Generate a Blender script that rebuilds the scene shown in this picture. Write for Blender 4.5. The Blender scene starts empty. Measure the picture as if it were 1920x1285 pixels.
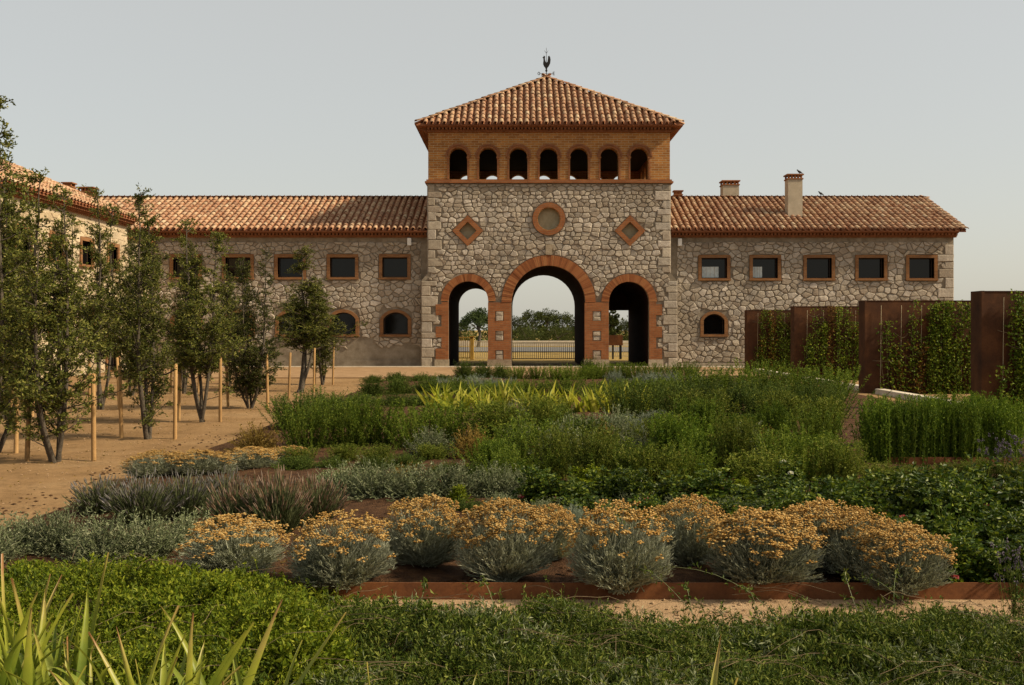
import bpy, bmesh, math, random
import numpy as np
from mathutils import Vector, Matrix
from mathutils.geometry import tessellate_polygon

# ------------------------------------------------------------------ camera, sky, sun, exposure
SC = bpy.context.scene
COL = SC.collection
EYE = 1.76; FPX = 1900.0; VPX = 968.0; VPY = 617.0
cam = bpy.data.cameras.new('camera'); cam.sensor_width = 36.0
cam.lens = FPX / 1920 * 36; cam.shift_x = -8 / 1920; cam.shift_y = -25.5 / 1920
cam.clip_end = 2000; cam.clip_start = 0.1
camo = bpy.data.objects.new('camera', cam); COL.objects.link(camo)
camo.location = (0, 0, EYE); camo.rotation_euler = (math.radians(90), 0, 0)
SC.camera = camo
SUN_DIR = Vector((math.sin(math.radians(78)) * math.cos(math.radians(38)),
                  -math.cos(math.radians(78)) * math.cos(math.radians(38)), math.sin(math.radians(38))))
world = bpy.data.worlds.new('World'); SC.world = world; world.use_nodes = True
wn = world.node_tree.nodes; wl = world.node_tree.links; wn.clear()
wo = wn.new('ShaderNodeOutputWorld'); wb = wn.new('ShaderNodeBackground')
sky = wn.new('ShaderNodeTexSky'); sky.sky_type = 'NISHITA'; sky.sun_disc = False
sky.sun_elevation = math.radians(38); sky.sun_rotation = math.atan2(SUN_DIR.x, SUN_DIR.y)
sky.dust_density = 2.5; sky.air_density = 1.0; sky.ozone_density = 1.0; sky.altitude = 0
hz = wn.new('ShaderNodeMix'); hz.data_type = 'RGBA'
hz.inputs[0].default_value = 0.56
hz.inputs[7].default_value = (7.65, 7.35, 6.35, 1)      # pale even haze veil over the whole sky
wl.new(sky.outputs[0], hz.inputs[6]); wl.new(hz.outputs[2], wb.inputs[0])
wb.inputs[1].default_value = 0.085
wl.new(wb.outputs[0], wo.inputs[0])
sl = bpy.data.lights.new('sun', 'SUN'); sl.energy = 5.0; sl.angle = math.radians(4); sl.color = (1.0, 0.85, 0.62)
so = bpy.data.objects.new('sun', sl); COL.objects.link(so)
so.rotation_euler = SUN_DIR.to_track_quat('Z', 'Y').to_euler(); so.location = (60, -20, 60)
SC.view_settings.view_transform = 'Standard'; SC.view_settings.look = 'None'
SC.view_settings.exposure = 0.4; SC.view_settings.gamma = 1.0; SC.view_settings.use_curve_mapping = False
SC.render.engine = 'CYCLES'
SC.cycles.max_bounces = 6; SC.cycles.diffuse_bounces = 3; SC.cycles.transmission_bounces = 4; SC.cycles.transparent_max_bounces = 6
try:
    SC.cycles.use_denoising = True
except Exception:
    pass

def GY(py, z=0.0): return (EYE - z) * FPX / (py - VPY)        # distance of a ground point seen at row py
def PX(px, Y): return (px - VPX) / FPX * Y
def PZ(py, Y): return EYE + (VPY - py) / FPX * Y

# ------------------------------------------------------------------ object helpers
def tag(o, label=None, cat=None, group=None, kind=None):
    if label: o['label'] = label
    if cat: o['category'] = cat
    if group: o['group'] = group
    if kind: o['kind'] = kind
    return o
def empty(name, loc=(0, 0, 0), rz=0.0, parent=None):
    o = bpy.data.objects.new(name, None); COL.objects.link(o); o.location = loc; o.rotation_euler = (0, 0, rz)
    o.empty_display_size = 0.1
    if parent: o.parent = parent
    return o
def link(name, me, parent=None, mat=None, smooth=False):
    if mat is not None and not me.materials: me.materials.append(mat)
    o = bpy.data.objects.new(name, me); COL.objects.link(o)
    if parent: o.parent = parent
    return o
def mesh_py(name, verts, faces, smooth=False, fix=True):
    me = bpy.data.meshes.new(name); me.from_pydata([tuple(v) for v in verts], [], [tuple(f) for f in faces])
    if fix:
        bm = bmesh.new(); bm.from_mesh(me); bmesh.ops.recalc_face_normals(bm, faces=bm.faces); bm.to_mesh(me); bm.free()
    if smooth: me.polygons.foreach_set('use_smooth', [True] * len(me.polygons))
    me.update(); return me
class NB:                                   # numpy mesh collector
    def __init__(s): s.v = []; s.f = []; s.n = 0; s.m = []
    def add(s, v, f, mi=0):
        v = np.asarray(v, dtype=np.float32).reshape(-1, 3)
        f = np.asarray(f, dtype=np.int64)
        if len(v) == 0 or len(f) == 0: return
        s.v.append(v); s.f.append(f + s.n); s.m.append(mi); s.n += len(v)
    def mesh(s, name, smooth=False):
        me = bpy.data.meshes.new(name)
        V = np.concatenate(s.v); me.vertices.add(len(V)); me.vertices.foreach_set('co', V.ravel())
        loops = np.concatenate([f.ravel() for f in s.f]); tot = np.concatenate([np.full(len(f), f.shape[1]) for f in s.f])
        mi = np.concatenate([np.full(len(f), m) for f, m in zip(s.f, s.m)])
        start = np.concatenate([[0], np.cumsum(tot)[:-1]])
        me.loops.add(len(loops)); me.loops.foreach_set('vertex_index', loops.astype(np.int32))
        me.polygons.add(len(tot)); me.polygons.foreach_set('loop_start', start.astype(np.int32))
        try: me.polygons.foreach_set('loop_total', tot.astype(np.int32))
        except Exception: pass
        me.polygons.foreach_set('material_index', mi.astype(np.int32))
        me.polygons.foreach_set('use_smooth', np.full(len(tot), smooth))
        me.update(calc_edges=True); me.validate(); return me
def box_vf(x0, x1, y0, y1, z0, z1):
    v = [(x0, y0, z0), (x1, y0, z0), (x1, y1, z0), (x0, y1, z0), (x0, y0, z1), (x1, y0, z1), (x1, y1, z1), (x0, y1, z1)]
    f = [(0, 3, 2, 1), (4, 5, 6, 7), (0, 1, 5, 4), (1, 2, 6, 5), (2, 3, 7, 6), (3, 0, 4, 7)]
    return v, f
def box(name, x0, x1, y0, y1, z0, z1, mat, parent=None, bevel=0.0):
    v, f = box_vf(x0, x1, y0, y1, z0, z1)
    me = mesh_py(name, v, f)
    if bevel:
        bm = bmesh.new(); bm.from_mesh(me)
        bmesh.ops.bevel(bm, geom=bm.edges[:], offset=bevel, segments=1, affect='EDGES'); bm.to_mesh(me); bm.free()
    return link(name, me, parent, mat)
def boxes(name, lst, mat, parent=None):
    nb = NB()
    for b in lst:
        v, f = box_vf(*b); nb.add(v, f)
    return link(name, nb.mesh(name), parent, mat)
def unit(a): return a / np.maximum(np.linalg.norm(a, axis=-1, keepdims=True), 1e-9)
def rdirs(r, n):
    return unit(r.normal(size=(n, 3)))
# ---- vegetation primitives (all return verts, faces)
def leaves(base, d, L, W, r, fold=0.25):
    n = len(base); d = unit(d); s = unit(np.cross(d, rdirs(r, n))); up = np.cross(s, d)
    L = np.broadcast_to(L, (n,))[:, None]; W = np.broadcast_to(W, (n,))[:, None]
    mid = base + d * L * 0.5
    a = base; b = mid + s * W * 0.5 + up * W * fold; c = base + d * L - up * L * 0.08; e = mid - s * W * 0.5 + up * W * fold
    V = np.stack([a, b, c, e], 1).reshape(-1, 3)
    i = np.arange(n)[:, None] * 4
    return V, np.concatenate([i + [[0, 1, 2]], i + [[0, 2, 3]]], 0)
def blades(base, d, L, W, r, nseg=4, droop=0.1, prof=None, side=None):
    n = len(base); d = unit(d); L = np.broadcast_to(L, (n,)); W = np.broadcast_to(W, (n,)); droop = np.broadcast_to(droop, (n,))
    s = unit(np.cross(d, rdirs(r, n))) if side is None else unit(side)
    t = np.linspace(0, 1, nseg + 1)
    w = (1 - t ** 2.5) if prof is None else np.asarray(prof)
    out = d.copy(); out[:, 2] = 0; out = unit(out)
    P = base[:, None] + d[:, None] * (L[:, None] * t)[..., None]
    bend = (droop * L)[:, None] * t ** 2.4
    P = P + out[:, None] * (bend * 0.6)[..., None]; P[..., 2] -= bend
    hw = (W[:, None] * w * 0.5)[..., None] * s[:, None]
    V = np.stack([P - hw, P + hw], 2).reshape(-1, 3)
    k = np.arange(nseg)[None] * 2 + np.arange(n)[:, None] * 2 * (nseg + 1)
    F = np.stack([k, k + 1, k + 3, k + 2], -1).reshape(-1, 4)
    return V, F
def sticks(p0, p1, r0, r1, r, k=3):
    n = len(p0); d = unit(p1 - p0); a = unit(np.cross(d, rdirs(r, n))); b = np.cross(d, a)
    r0 = np.broadcast_to(r0, (n,)); r1 = np.broadcast_to(r1, (n,))
    an = np.arange(k) * 2 * math.pi / k
    ring = a[:, None] * np.cos(an)[None, :, None] + b[:, None] * np.sin(an)[None, :, None]
    A = p0[:, None] + ring * r0[:, None, None]; B = p1[:, None] + ring * r1[:, None, None]
    V = np.concatenate([A, B], 1).reshape(-1, 3)
    i = np.arange(n)[:, None] * 2 * k; j = np.arange(k)[None]; jn = (j + 1) % k
    F = np.stack([i + j, i + jn, i + jn + k, i + j + k], -1).reshape(-1, 4)
    return V, F
def tube(pts, rad, k=6):
    P = np.asarray(pts, float); n = len(P); T = unit(np.gradient(P, axis=0))
    ref = np.array([0.3, 1, 0.1]); V = []
    for i in range(n):
        a = np.cross(T[i], ref); a /= np.linalg.norm(a) + 1e-9; b = np.cross(T[i], a)
        for j in range(k):
            an = 2 * math.pi * j / k; V.append(P[i] + (a * math.cos(an) + b * math.sin(an)) * rad[i])
    F = []
    for i in range(n - 1):
        for j in range(k):
            F.append((i * k + j, i * k + (j + 1) % k, (i + 1) * k + (j + 1) % k, (i + 1) * k + j))
    return np.array(V), np.array(F)
OCT_V = np.array([(1, 0, 0), (-1, 0, 0), (0, 1, 0), (0, -1, 0), (0, 0, 1), (0, 0, -1)], float)
OCT_F = np.array([(0, 2, 4), (2, 1, 4), (1, 3, 4), (3, 0, 4), (2, 0, 5), (1, 2, 5), (3, 1, 5), (0, 3, 5)])
def blobs(c, rad, r, sz=(1, 1, 1)):
    n = len(c); rad = np.broadcast_to(rad, (n,))
    an = r.uniform(0, 6.28, n); ca, sa = np.cos(an), np.sin(an)
    O = OCT_V * np.array(sz)
    X = O[None, :, 0] * ca[:, None] - O[None, :, 1] * sa[:, None]; Y = O[None, :, 0] * sa[:, None] + O[None, :, 1] * ca[:, None]
    Z = np.repeat(O[None, :, 2], n, 0)
    V = c[:, None] + np.stack([X, Y, Z], -1) * rad[:, None, None] * r.uniform(0.75, 1.25, (n, 6, 1))
    F = OCT_F[None] + (np.arange(n) * 6)[:, None, None]
    return V.reshape(-1, 3), F.reshape(-1, 3)
def lump(x, y, s, ph=0.0):
    return (np.sin(x * 1.7 * s + ph) * np.cos(y * 1.3 * s + ph * 1.7) + 0.6 * np.sin(x * 3.1 * s + 1.3 + ph) * np.sin(y * 3.7 * s + .4)
            + 0.35 * np.cos(x * 6.3 * s + y * 5.1 * s + ph)) / 1.95

# ------------------------------------------------------------------ materials
class NT:
    def __init__(s, name):
        s.m = bpy.data.materials.new(name); s.m.use_nodes = True; s.t = s.m.node_tree; s.t.nodes.clear()
        s.out = s.t.nodes.new('ShaderNodeOutputMaterial')
    def n(s, typ, **kw):
        nd = s.t.nodes.new(typ)
        for k, v in kw.items(): setattr(nd, k, v)
        return nd
    def l(s, a, b): s.t.links.new(a, b)
    def ramp(s, fac, stops):
        cr = s.n('ShaderNodeValToRGB'); el = cr.color_ramp.elements
        while len(el) < len(stops): el.new(0.5)
        for e, (p, c) in zip(el, stops): e.position = p; e.color = (*c, 1)
        s.l(fac, cr.inputs[0]); return cr.outputs[0]
    def math(s, op, a, b=None):
        m = s.n('ShaderNodeMath', operation=op)
        for i, v in enumerate((a, b)):
            if v is None: continue
            if isinstance(v, (int, float)): m.inputs[i].default_value = v
            else: s.l(v, m.inputs[i])
        return m.outputs[0]
    def mix(s, fac, a, b, blend='MIX'):
        m = s.n('ShaderNodeMix', data_type='RGBA', blend_type=blend)
        for i, v in ((0, fac), (6, a), (7, b)):
            if isinstance(v, (int, float)): m.inputs[i].default_value = v
            elif isinstance(v, tuple): m.inputs[i].default_value = (*v, 1)
            else: s.l(v, m.inputs[i])
        return m.outputs[2]
    def noise(s, scale, detail=4, rough=0.55, vec=None, dim='3D'):
        nz = s.n('ShaderNodeTexNoise'); nz.inputs['Scale'].default_value = scale; nz.inputs['Detail'].default_value = detail
        nz.inputs['Roughness'].default_value = rough
        if vec is None: vec = s.pos()
        s.l(vec, nz.inputs['Vector']); return nz.outputs[0]
    def pos(s):
        if not hasattr(s, '_p'): s._p = s.n('ShaderNodeNewGeometry')
        return s._p.outputs['Position']
    def isl(s):
        s.pos(); oi = s.n('ShaderNodeObjectInfo')
        return s.math('FRACT', s.math('ADD', s._p.outputs['Random Per Island'], oi.outputs['Random']))
    def bump(s, h, strength=0.5, dist=0.02):
        b = s.n('ShaderNodeBump'); b.inputs['Strength'].default_value = strength; b.inputs['Distance'].default_value = dist
        s.l(h, b.inputs['Height']); return b.outputs[0]
    def fin(s, col, rough=0.85, bump=None, spec=0.3, metal=0.0):
        p = s.n('ShaderNodeBsdfPrincipled')
        if isinstance(col, tuple): p.inputs['Base Color'].default_value = (*col, 1)
        else: s.l(col, p.inputs['Base Color'])
        if isinstance(rough, (int, float)): p.inputs['Roughness'].default_value = rough
        else: s.l(rough, p.inputs['Roughness'])
        p.inputs['Specular IOR Level'].default_value = spec * .6; p.inputs['Metallic'].default_value = metal
        if bump is not None: s.l(bump, p.inputs['Normal'])
        s.l(p.outputs[0], s.out.inputs[0]); return s.m

def m_stone(name, tint=(1, 1, 1)):
    t = NT(name); i = t.isl()
    def c(a): return tuple(x * y for x, y in zip(a, tint))
    base = t.ramp(i, [(0.0, c((.29, .235, .175))), (.22, c((.41, .35, .27))), (.45, c((.36, .32, .26))), (.65, c((.50, .44, .36))), (.85, c((.33, .28, .21))), (1, c((.46, .40, .31)))])
    n1 = t.noise(5, 6, .65); n2 = t.noise(28, 5, .7)
    col = t.mix(.62, base, t.ramp(n1, [(.25, (.55, .5, .42)), (.5, (.95, .93, .9)), (.72, (1.25, 1.22, 1.15))]), 'MULTIPLY')
    col = t.mix(.5, col, t.ramp(n2, [(.3, (.55, .5, .45)), (.6, (1.1, 1.1, 1.1))]), 'MULTIPLY')
    n0 = t.noise(.45, 5, .6); col = t.mix(.75, col, t.ramp(n0, [(.3, (.62, .58, .52)), (.5, (.92, .90, .87)), (.68, (1.05, 1.03, 1.0))]), 'MULTIPLY')
    h = t.math('ADD', t.math('MULTIPLY', n1, 1.0), t.math('MULTIPLY', n2, .5))
    return t.fin(col, .92, t.bump(h, .75, .035), .2)
def m_mortar():
    t = NT('mortar'); n1 = t.noise(3, 5, .6); n2 = t.noise(40, 4, .7)
    col = t.ramp(n1, [(.3, (.16, .128, .09)), (.55, (.235, .194, .142)), (.75, (.29, .246, .188))])
    col = t.mix(.4, col, t.ramp(n2, [(.3, (.6, .6, .6)), (.7, (1.2, 1.2, 1.2))]), 'MULTIPLY')
    return t.fin(col, .95, t.bump(n2, .6, .02), .1)
def m_brick(name='brick', axis='xz', bw=.29, bh=.062, c1=(.43, .15, .04), c2=(.30, .095, .028), mort=(.30, .19, .10), ms=.008):
    t = NT(name); t.pos()
    sp = t.n('ShaderNodeSeparateXYZ'); t.l(t.pos(), sp.inputs[0]); cb = t.n('ShaderNodeCombineXYZ')
    t.l(t.math('ADD', sp.outputs[0], sp.outputs[1]), cb.inputs[0]); t.l(sp.outputs[2], cb.inputs[1])
    b = t.n('ShaderNodeTexBrick'); t.l(cb.outputs[0], b.inputs['Vector'])
    b.inputs['Color1'].default_value = (*c1, 1); b.inputs['Color2'].default_value = (*c2, 1); b.inputs['Mortar'].default_value = (*mort, 1)
    b.inputs['Scale'].default_value = 1; b.inputs['Mortar Size'].default_value = ms; b.inputs['Brick Width'].default_value = bw; b.inputs['Row Height'].default_value = bh
    b.inputs['Mortar Smooth'].default_value = .3; b.inputs['Bias'].default_value = -.1
    n1 = t.noise(2.2, 6, .65); n2 = t.noise(60, 3, .6)
    col = t.mix(.55, b.outputs[0], t.ramp(n1, [(.25, (.6, .55, .5)), (.55, (1, 1, 1)), (.8, (1.35, 1.3, 1.2))]), 'MULTIPLY')
    h = t.math('SUBTRACT', t.math('MULTIPLY', n2, .25), b.outputs[1])
    return t.fin(col, .9, t.bump(h, .5, .012), .15)
def m_solidvar(name, stops, scale=6, rough=.9, bumps=.4, dist=.01, fine=60, spec=.2, isl=False, islamt=.5):
    t = NT(name); n1 = t.noise(scale, 6, .65); n2 = t.noise(fine, 4, .65)
    fac = n1
    if isl: fac = t.math('ADD', t.math('MULTIPLY', t.isl(), islamt), t.math('MULTIPLY', n1, 1 - islamt))
    col = t.ramp(fac, stops)
    col = t.mix(.35, col, t.ramp(n2, [(.3, (.65, .65, .65)), (.7, (1.25, 1.25, 1.25))]), 'MULTIPLY')
    return t.fin(col, rough, t.bump(t.math('ADD', n1, n2), bumps, dist), spec)
def m_tile():
    t = NT('terracotta_tile'); i = t.isl()
    col = t.ramp(i, [(0, (.22, .085, .042)), (.18, (.33, .155, .08)), (.34, (.27, .115, .062)), (.48, (.40, .235, .13)), (.62, (.32, .145, .078)), (.76, (.45, .31, .19)), (.88, (.20, .082, .045)), (1, (.50, .37, .24))])
    n1 = t.noise(9, 5, .7); n2 = t.noise(1.1, 4, .6)
    col = t.mix(t.ramp(n1, [(.40, (0, 0, 0)), (.66, (.7, .7, .7))]), col, (.50, .385, .26))
    col = t.mix(.55, col, t.ramp(n2, [(.3, (.62, .55, .5)), (.6, (1.1, 1.1, 1.05))]), 'MULTIPLY')
    return t.fin(col, .88, t.bump(t.noise(45, 3), .35, .01), .2)
def m_leaf(name, c1, c2, c3=None, trans=.22, rough=.6, spec=.25, ovar=.25):
    c1, c2, c3 = [None if c is None else (c[0] * .78, c[1] * .78, c[2] * .42) for c in (c1, c2, c3)] if 'leaf' in name and not any(w in name for w in ('silver', 'blue', 'grey', 'lavender')) else [None if c is None else tuple(v * .84 for v in c) for c in (c1, c2, c3)]
    t = NT(name); i = t.isl(); oi = t.n('ShaderNodeObjectInfo')
    stops = [(0, c1), (1, c2)] if c3 is None else [(0, c1), (.55, c2), (.92, c3), (1, c3)]
    col = t.ramp(i, stops)
    hs = t.n('ShaderNodeHueSaturation'); t.l(col, hs.inputs['Color'])
    t.l(t.math('ADD', t.math('MULTIPLY', oi.outputs['Random'], ovar * 2), 1 - ovar), hs.inputs['Value'])
    p = t.n('ShaderNodeBsdfPrincipled'); t.l(hs.outputs[0], p.inputs['Base Color']); p.inputs['Roughness'].default_value = rough
    p.inputs['Specular IOR Level'].default_value = spec * .35
    tr = t.n('ShaderNodeBsdfTranslucent'); t.l(t.mix(.5, hs.outputs[0], (1.0, 1.0, .35), 'MULTIPLY'), tr.inputs[0])
    ms = t.n('ShaderNodeMixShader'); ms.inputs[0].default_value = trans
    t.l(p.outputs[0], ms.inputs[1]); t.l(tr.outputs[0], ms.inputs[2]); t.l(ms.outputs[0], t.out.inputs[0]); return t.m
M = {}
M['stone'] = m_stone('rubble_stone', (.96, .98, 1.03)); M['stone_pale'] = m_stone('pale_stone', (1.2, 1.14, 1.0)); M['quoin'] = m_stone('dressed_stone', (.88, .87, .84))
M['mortar'] = m_mortar(); M['brick'] = m_brick(c1=(.37, .165, .045), c2=(.24, .096, .027), mort=(.36, .25, .14), bh=.105, bw=.34, ms=.014)
M['brick_red'] = m_brick('brick_red', c1=(.275, .108, .042), c2=(.205, .074, .029), bh=.085, mort=(.20, .13, .075))
M['brick_frame'] = m_brick('brick_frame', c1=(.24, .112, .042), c2=(.175, .077, .03), mort=(.18, .12, .075))
M['voussoir'] = m_solidvar('arch_brick', [(0, (.17, .058, .023)), (.5, (.265, .098, .037)), (1, (.335, .15, .06))], 3, isl=True, islamt=.75)
M['tile'] = m_tile()
M['pan'] = m_solidvar('pan_tile', [(.3, (.17, .065, .032)), (.6, (.26, .105, .05)), (.8, (.32, .17, .09))], 5)
M['eave'] = m_solidvar('eave_brick', [(.3, (.15, .065, .032)), (.6, (.24, .10, .048)), (.8, (.32, .16, .08))], 4)
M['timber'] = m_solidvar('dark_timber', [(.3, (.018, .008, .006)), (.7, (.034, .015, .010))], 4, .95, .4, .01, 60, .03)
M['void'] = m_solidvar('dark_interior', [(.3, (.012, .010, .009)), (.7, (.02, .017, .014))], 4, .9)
M['plaster'] = m_solidvar('cream_plaster', [(.3, (.32, .27, .195)), (.6, (.42, .355, .26)), (.8, (.56, .5, .4))], 2.2)
M['niche'] = m_solidvar('niche_plaster', [(.3, (.24, .205, .125)), (.6, (.33, .285, .185)), (.8, (.38, .33, .23))], 4)
M['white'] = m_solidvar('white_paint', [(.3, (.62, .6, .55)), (.7, (.75, .73, .68))], 3, .5)
M['blind'] = m_solidvar('pale_blind', [(.3, (.42, .46, .44)), (.7, (.62, .66, .63))], 8, .6)
M['glass'] = NT('dark_glass').fin((.005, .0045, .004), .05, None, .45)
M['frame'] = NT('window_frame').fin((.03, .018, .012), .5, None, .3)
M['iron'] = NT('wrought_iron').fin((.015, .014, .014), .55, None, .3)
def m_corten(name, k=1.0):
    t = NT(name); n1 = t.noise(1.6, 7, .7); n2 = t.noise(35, 5, .7)
    mp = t.n('ShaderNodeMapping'); mp.inputs['Scale'].default_value = (4, 4, 1.2); t.l(t.pos(), mp.inputs[0]); n3 = t.noise(1, 5, .6, mp.outputs[0])
    f = t.math('ADD', t.math('MULTIPLY', n1, .7), t.math('MULTIPLY', n3, .3))
    col = t.ramp(f, [(.3, (.045 * k, .019 * k, .010 * k)), (.5, (.10 * k, .039 * k, .015 * k)), (.68, (.18 * k, .072 * k, .025 * k))])
    col = t.mix(.5, col, t.ramp(n2, [(.3, (.6, .55, .55)), (.7, (1.25, 1.25, 1.2))]), 'MULTIPLY')
    return t.fin(col, .75, t.bump(n2, .25, .004), .25)
M['corten'] = m_corten('weathering_steel', .68); M['corten_edge'] = m_corten('rusty_edging', 1.5)
def m_sand():
    t = NT('sand'); n1 = t.noise(.55, 6, .6); n2 = t.noise(9, 6, .75); n3 = t.noise(140, 3, .7)
    col = t.ramp(n1, [(.3, (.19, .113, .05)), (.5, (.255, .155, .072)), (.7, (.30, .195, .098))])
    col = t.mix(.55, col, t.ramp(n2, [(.28, (.5, .47, .45)), (.5, (1, 1, 1)), (.75, (1.22, 1.2, 1.18))]), 'MULTIPLY')
    n4 = t.noise(2.3, 5, .7); col = t.mix(.6, col, t.ramp(n4, [(.35, (.68, .66, .64)), (.5, (1, 1, 1)), (.7, (1.1, 1.1, 1.1))]), 'MULTIPLY')
    col = t.mix(.5, col, t.ramp(n3, [(.3, (.6, .6, .6)), (.7, (1.3, 1.3, 1.3))]), 'MULTIPLY')
    return t.fin(col, .95, t.bump(t.math('ADD', n2, t.math('MULTIPLY', n3, .5)), .7, .03), .1)
M['sand'] = m_sand()
M['sand_pale'] = m_solidvar('pale_path_gravel', [(.3, (.30, .19, .10)), (.6, (.40, .27, .155)), (.8, (.46, .33, .2))], 5, .95, .7, .02, 120)
M['soil'] = m_solidvar('bark_soil', [(.3, (.045, .022, .011)), (.55, (.105, .052, .024)), (.8, (.19, .105, .05))], 9, .95, 1.0, .05, 70)
M['paving'] = m_solidvar('brown_paving', [(.3, (.22, .135, .07)), (.6, (.30, .19, .10)), (.8, (.34, .235, .135))], 1.5, .95)
M['kerb'] = m_solidvar('pale_kerb', [(.3, (.45, .38, .28)), (.6, (.58, .51, .4)), (.8, (.66, .6, .5))], 4)
M['asphalt'] = m_solidvar('asphalt', [(.3, (.11, .105, .1)), (.7, (.17, .165, .155))], 3)
M['drygrass'] = m_solidvar('dry_field', [(.3, (.16, .11, .035)), (.55, (.30, .20, .06)), (.8, (.36, .27, .11))], .6, .95, .6, .1, 12)
M['stake'] = m_solidvar('stake_wood', [(.2, (.22, .13, .055)), (.5, (.34, .20, .08)), (.8, (.44, .28, .125))], 7, isl=True, islamt=.5)
M['bark'] = m_solidvar('grey_bark', [(.3, (.05, .04, .028)), (.6, (.105, .085, .062)), (.8, (.15, .125, .095))], 14, .95, .9, .02)
M['strap'] = NT('rubber_strap').fin((.02, .014, .01), .7)
M['gatebar'] = m_solidvar('cream_gate_paint', [(.3, (.42, .34, .2)), (.7, (.55, .46, .3))], 3, .6)
M['ochre'] = m_solidvar('ochre_paint', [(.3, (.36, .22, .05)), (.7, (.46, .29, .07))], 3, .6)
M['bird'] = NT('bird_feather').fin((.02, .02, .022), .7)
M['twig'] = m_solidvar('twig', [(.3, (.10, .07, .04)), (.7, (.19, .14, .08))], 14)
M['lf_tree'] = m_leaf('oak_leaf', (.048, .062, .02), (.105, .118, .04), (.24, .225, .10), .24, .5)
M['lf_oakdark'] = m_leaf('dark_oak_leaf', (.026, .038, .014), (.06, .07, .026), (.14, .13, .06), .18, .5)
M['lf_bg'] = m_leaf('far_leaf', (.03, .043, .018), (.065, .082, .034), (.10, .11, .045), .15, .7)
M['lf_pine'] = m_leaf('far_pine', (.028, .048, .014), (.055, .08, .024), (.085, .11, .035), .15, .7)
M['lf_olive'] = m_leaf('feathery_leaf', (.07, .10, .022), (.135, .175, .04), (.25, .255, .08), .3, .65)
M['lf_rosem'] = m_leaf('rosemary_leaf', (.06, .10, .02), (.13, .19, .036), (.24, .28, .07), .3, .6)
M['lf_rosup'] = m_leaf('upright_rosemary_leaf', (.055, .10, .018), (.115, .18, .03), (.22, .28, .06), .3, .6)
M['lf_rosdark'] = m_leaf('dark_rosemary_leaf', (.04, .07, .022), (.085, .125, .038), (.15, .18, .06), .25, .6)
M['lf_grey'] = m_leaf('grey_green_leaf', (.10, .125, .055), (.19, .215, .105), (.31, .32, .19), .2, .7)
M['lf_silver'] = m_leaf('silver_leaf', (.215, .22, .145), (.35, .36, .245), (.49, .50, .36), .2, .75)
M['lf_blue'] = m_leaf('blue_grey_leaf', (.14, .17, .115), (.22, .255, .18), (.30, .33, .24), .15, .75)
M['lf_lav'] = m_leaf('lavender_leaf', (.065, .085, .03), (.13, .15, .06), (.20, .21, .10), .2, .7)
M['fl_lav'] = m_leaf('lavender_spike', (.10, .088, .065), (.16, .145, .12), (.23, .21, .20), .15, .8)
M['fl_lavdry'] = m_leaf('dry_lavender_spike', (.13, .075, .04), (.21, .135, .085), (.26, .19, .14), .15, .8)
M['fl_curry'] = m_leaf('curry_flower', (.31, .165, .04), (.45, .26, .075), (.58, .395, .15), .15, .8, ovar=.12)
M['lf_rose'] = m_leaf('rose_leaf', (.028, .056, .012), (.062, .105, .02), (.20, .24, .045), .26, .45, .5)
M['lf_lime'] = m_leaf('lime_leaf', (.12, .17, .02), (.22, .28, .03), (.34, .36, .06), .35, .5)
M['lf_cover'] = m_leaf('bright_cover_leaf', (.06, .092, .012), (.13, .172, .022), (.25, .27, .045), .32, .55)
M['lf_trail'] = m_leaf('trailing_leaf', (.035, .06, .016), (.085, .12, .03), (.20, .22, .08), .24, .5)
M['lf_iris'] = m_leaf('iris_leaf', (.20, .24, .035), (.36, .38, .07), (.52, .48, .14), .4, .45, .35)
M['lf_irisdk'] = m_leaf('iris_leaf_green', (.06, .095, .02), (.12, .16, .03), (.22, .23, .06), .3, .45, .35)
M['lf_dry'] = m_leaf('dry_leaf', (.15, .09, .035), (.24, .155, .065), (.34, .24, .12), .2, .8)
M['lf_vine'] = m_leaf('vine_leaf', (.055, .09, .014), (.13, .185, .028), (.26, .29, .055), .28, .5)
M['lf_vinedry'] = m_leaf('vine_leaf_rust', (.12, .055, .02), (.19, .09, .03), (.24, .14, .05), .2, .7)
M['p_pink'] = m_leaf('pink_petal', (.55, .10, .12), (.68, .2, .2), None, .25, .6)
M['p_white'] = m_leaf('white_petal', (.75, .73, .62), (.85, .84, .75), None, .25, .6)
M['p_verb'] = m_leaf('verbena_petal', (.10, .08, .10), (.19, .155, .19), None, .2, .7)

# ------------------------------------------------------------------ ground and setting
def sheet(name, poly, z, mat, kind='structure', z2=None):
    v = [(x, y, z) for x, y in poly]; f = [tuple(range(len(v)))]
    if z2 is not None:
        n = len(v); v += [(x, y, z2) for x, y in poly]; f += [(i, (i + 1) % n, n + (i + 1) % n, n + i) for i in range(n)]
    o = link(name, mesh_py(name, v, f), None, mat); return tag(o, kind=kind)
sheet('ground', [(-600, -60), (600, -60), (600, 1200), (-600, 1200)], -0.02, M['drygrass'])
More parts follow.
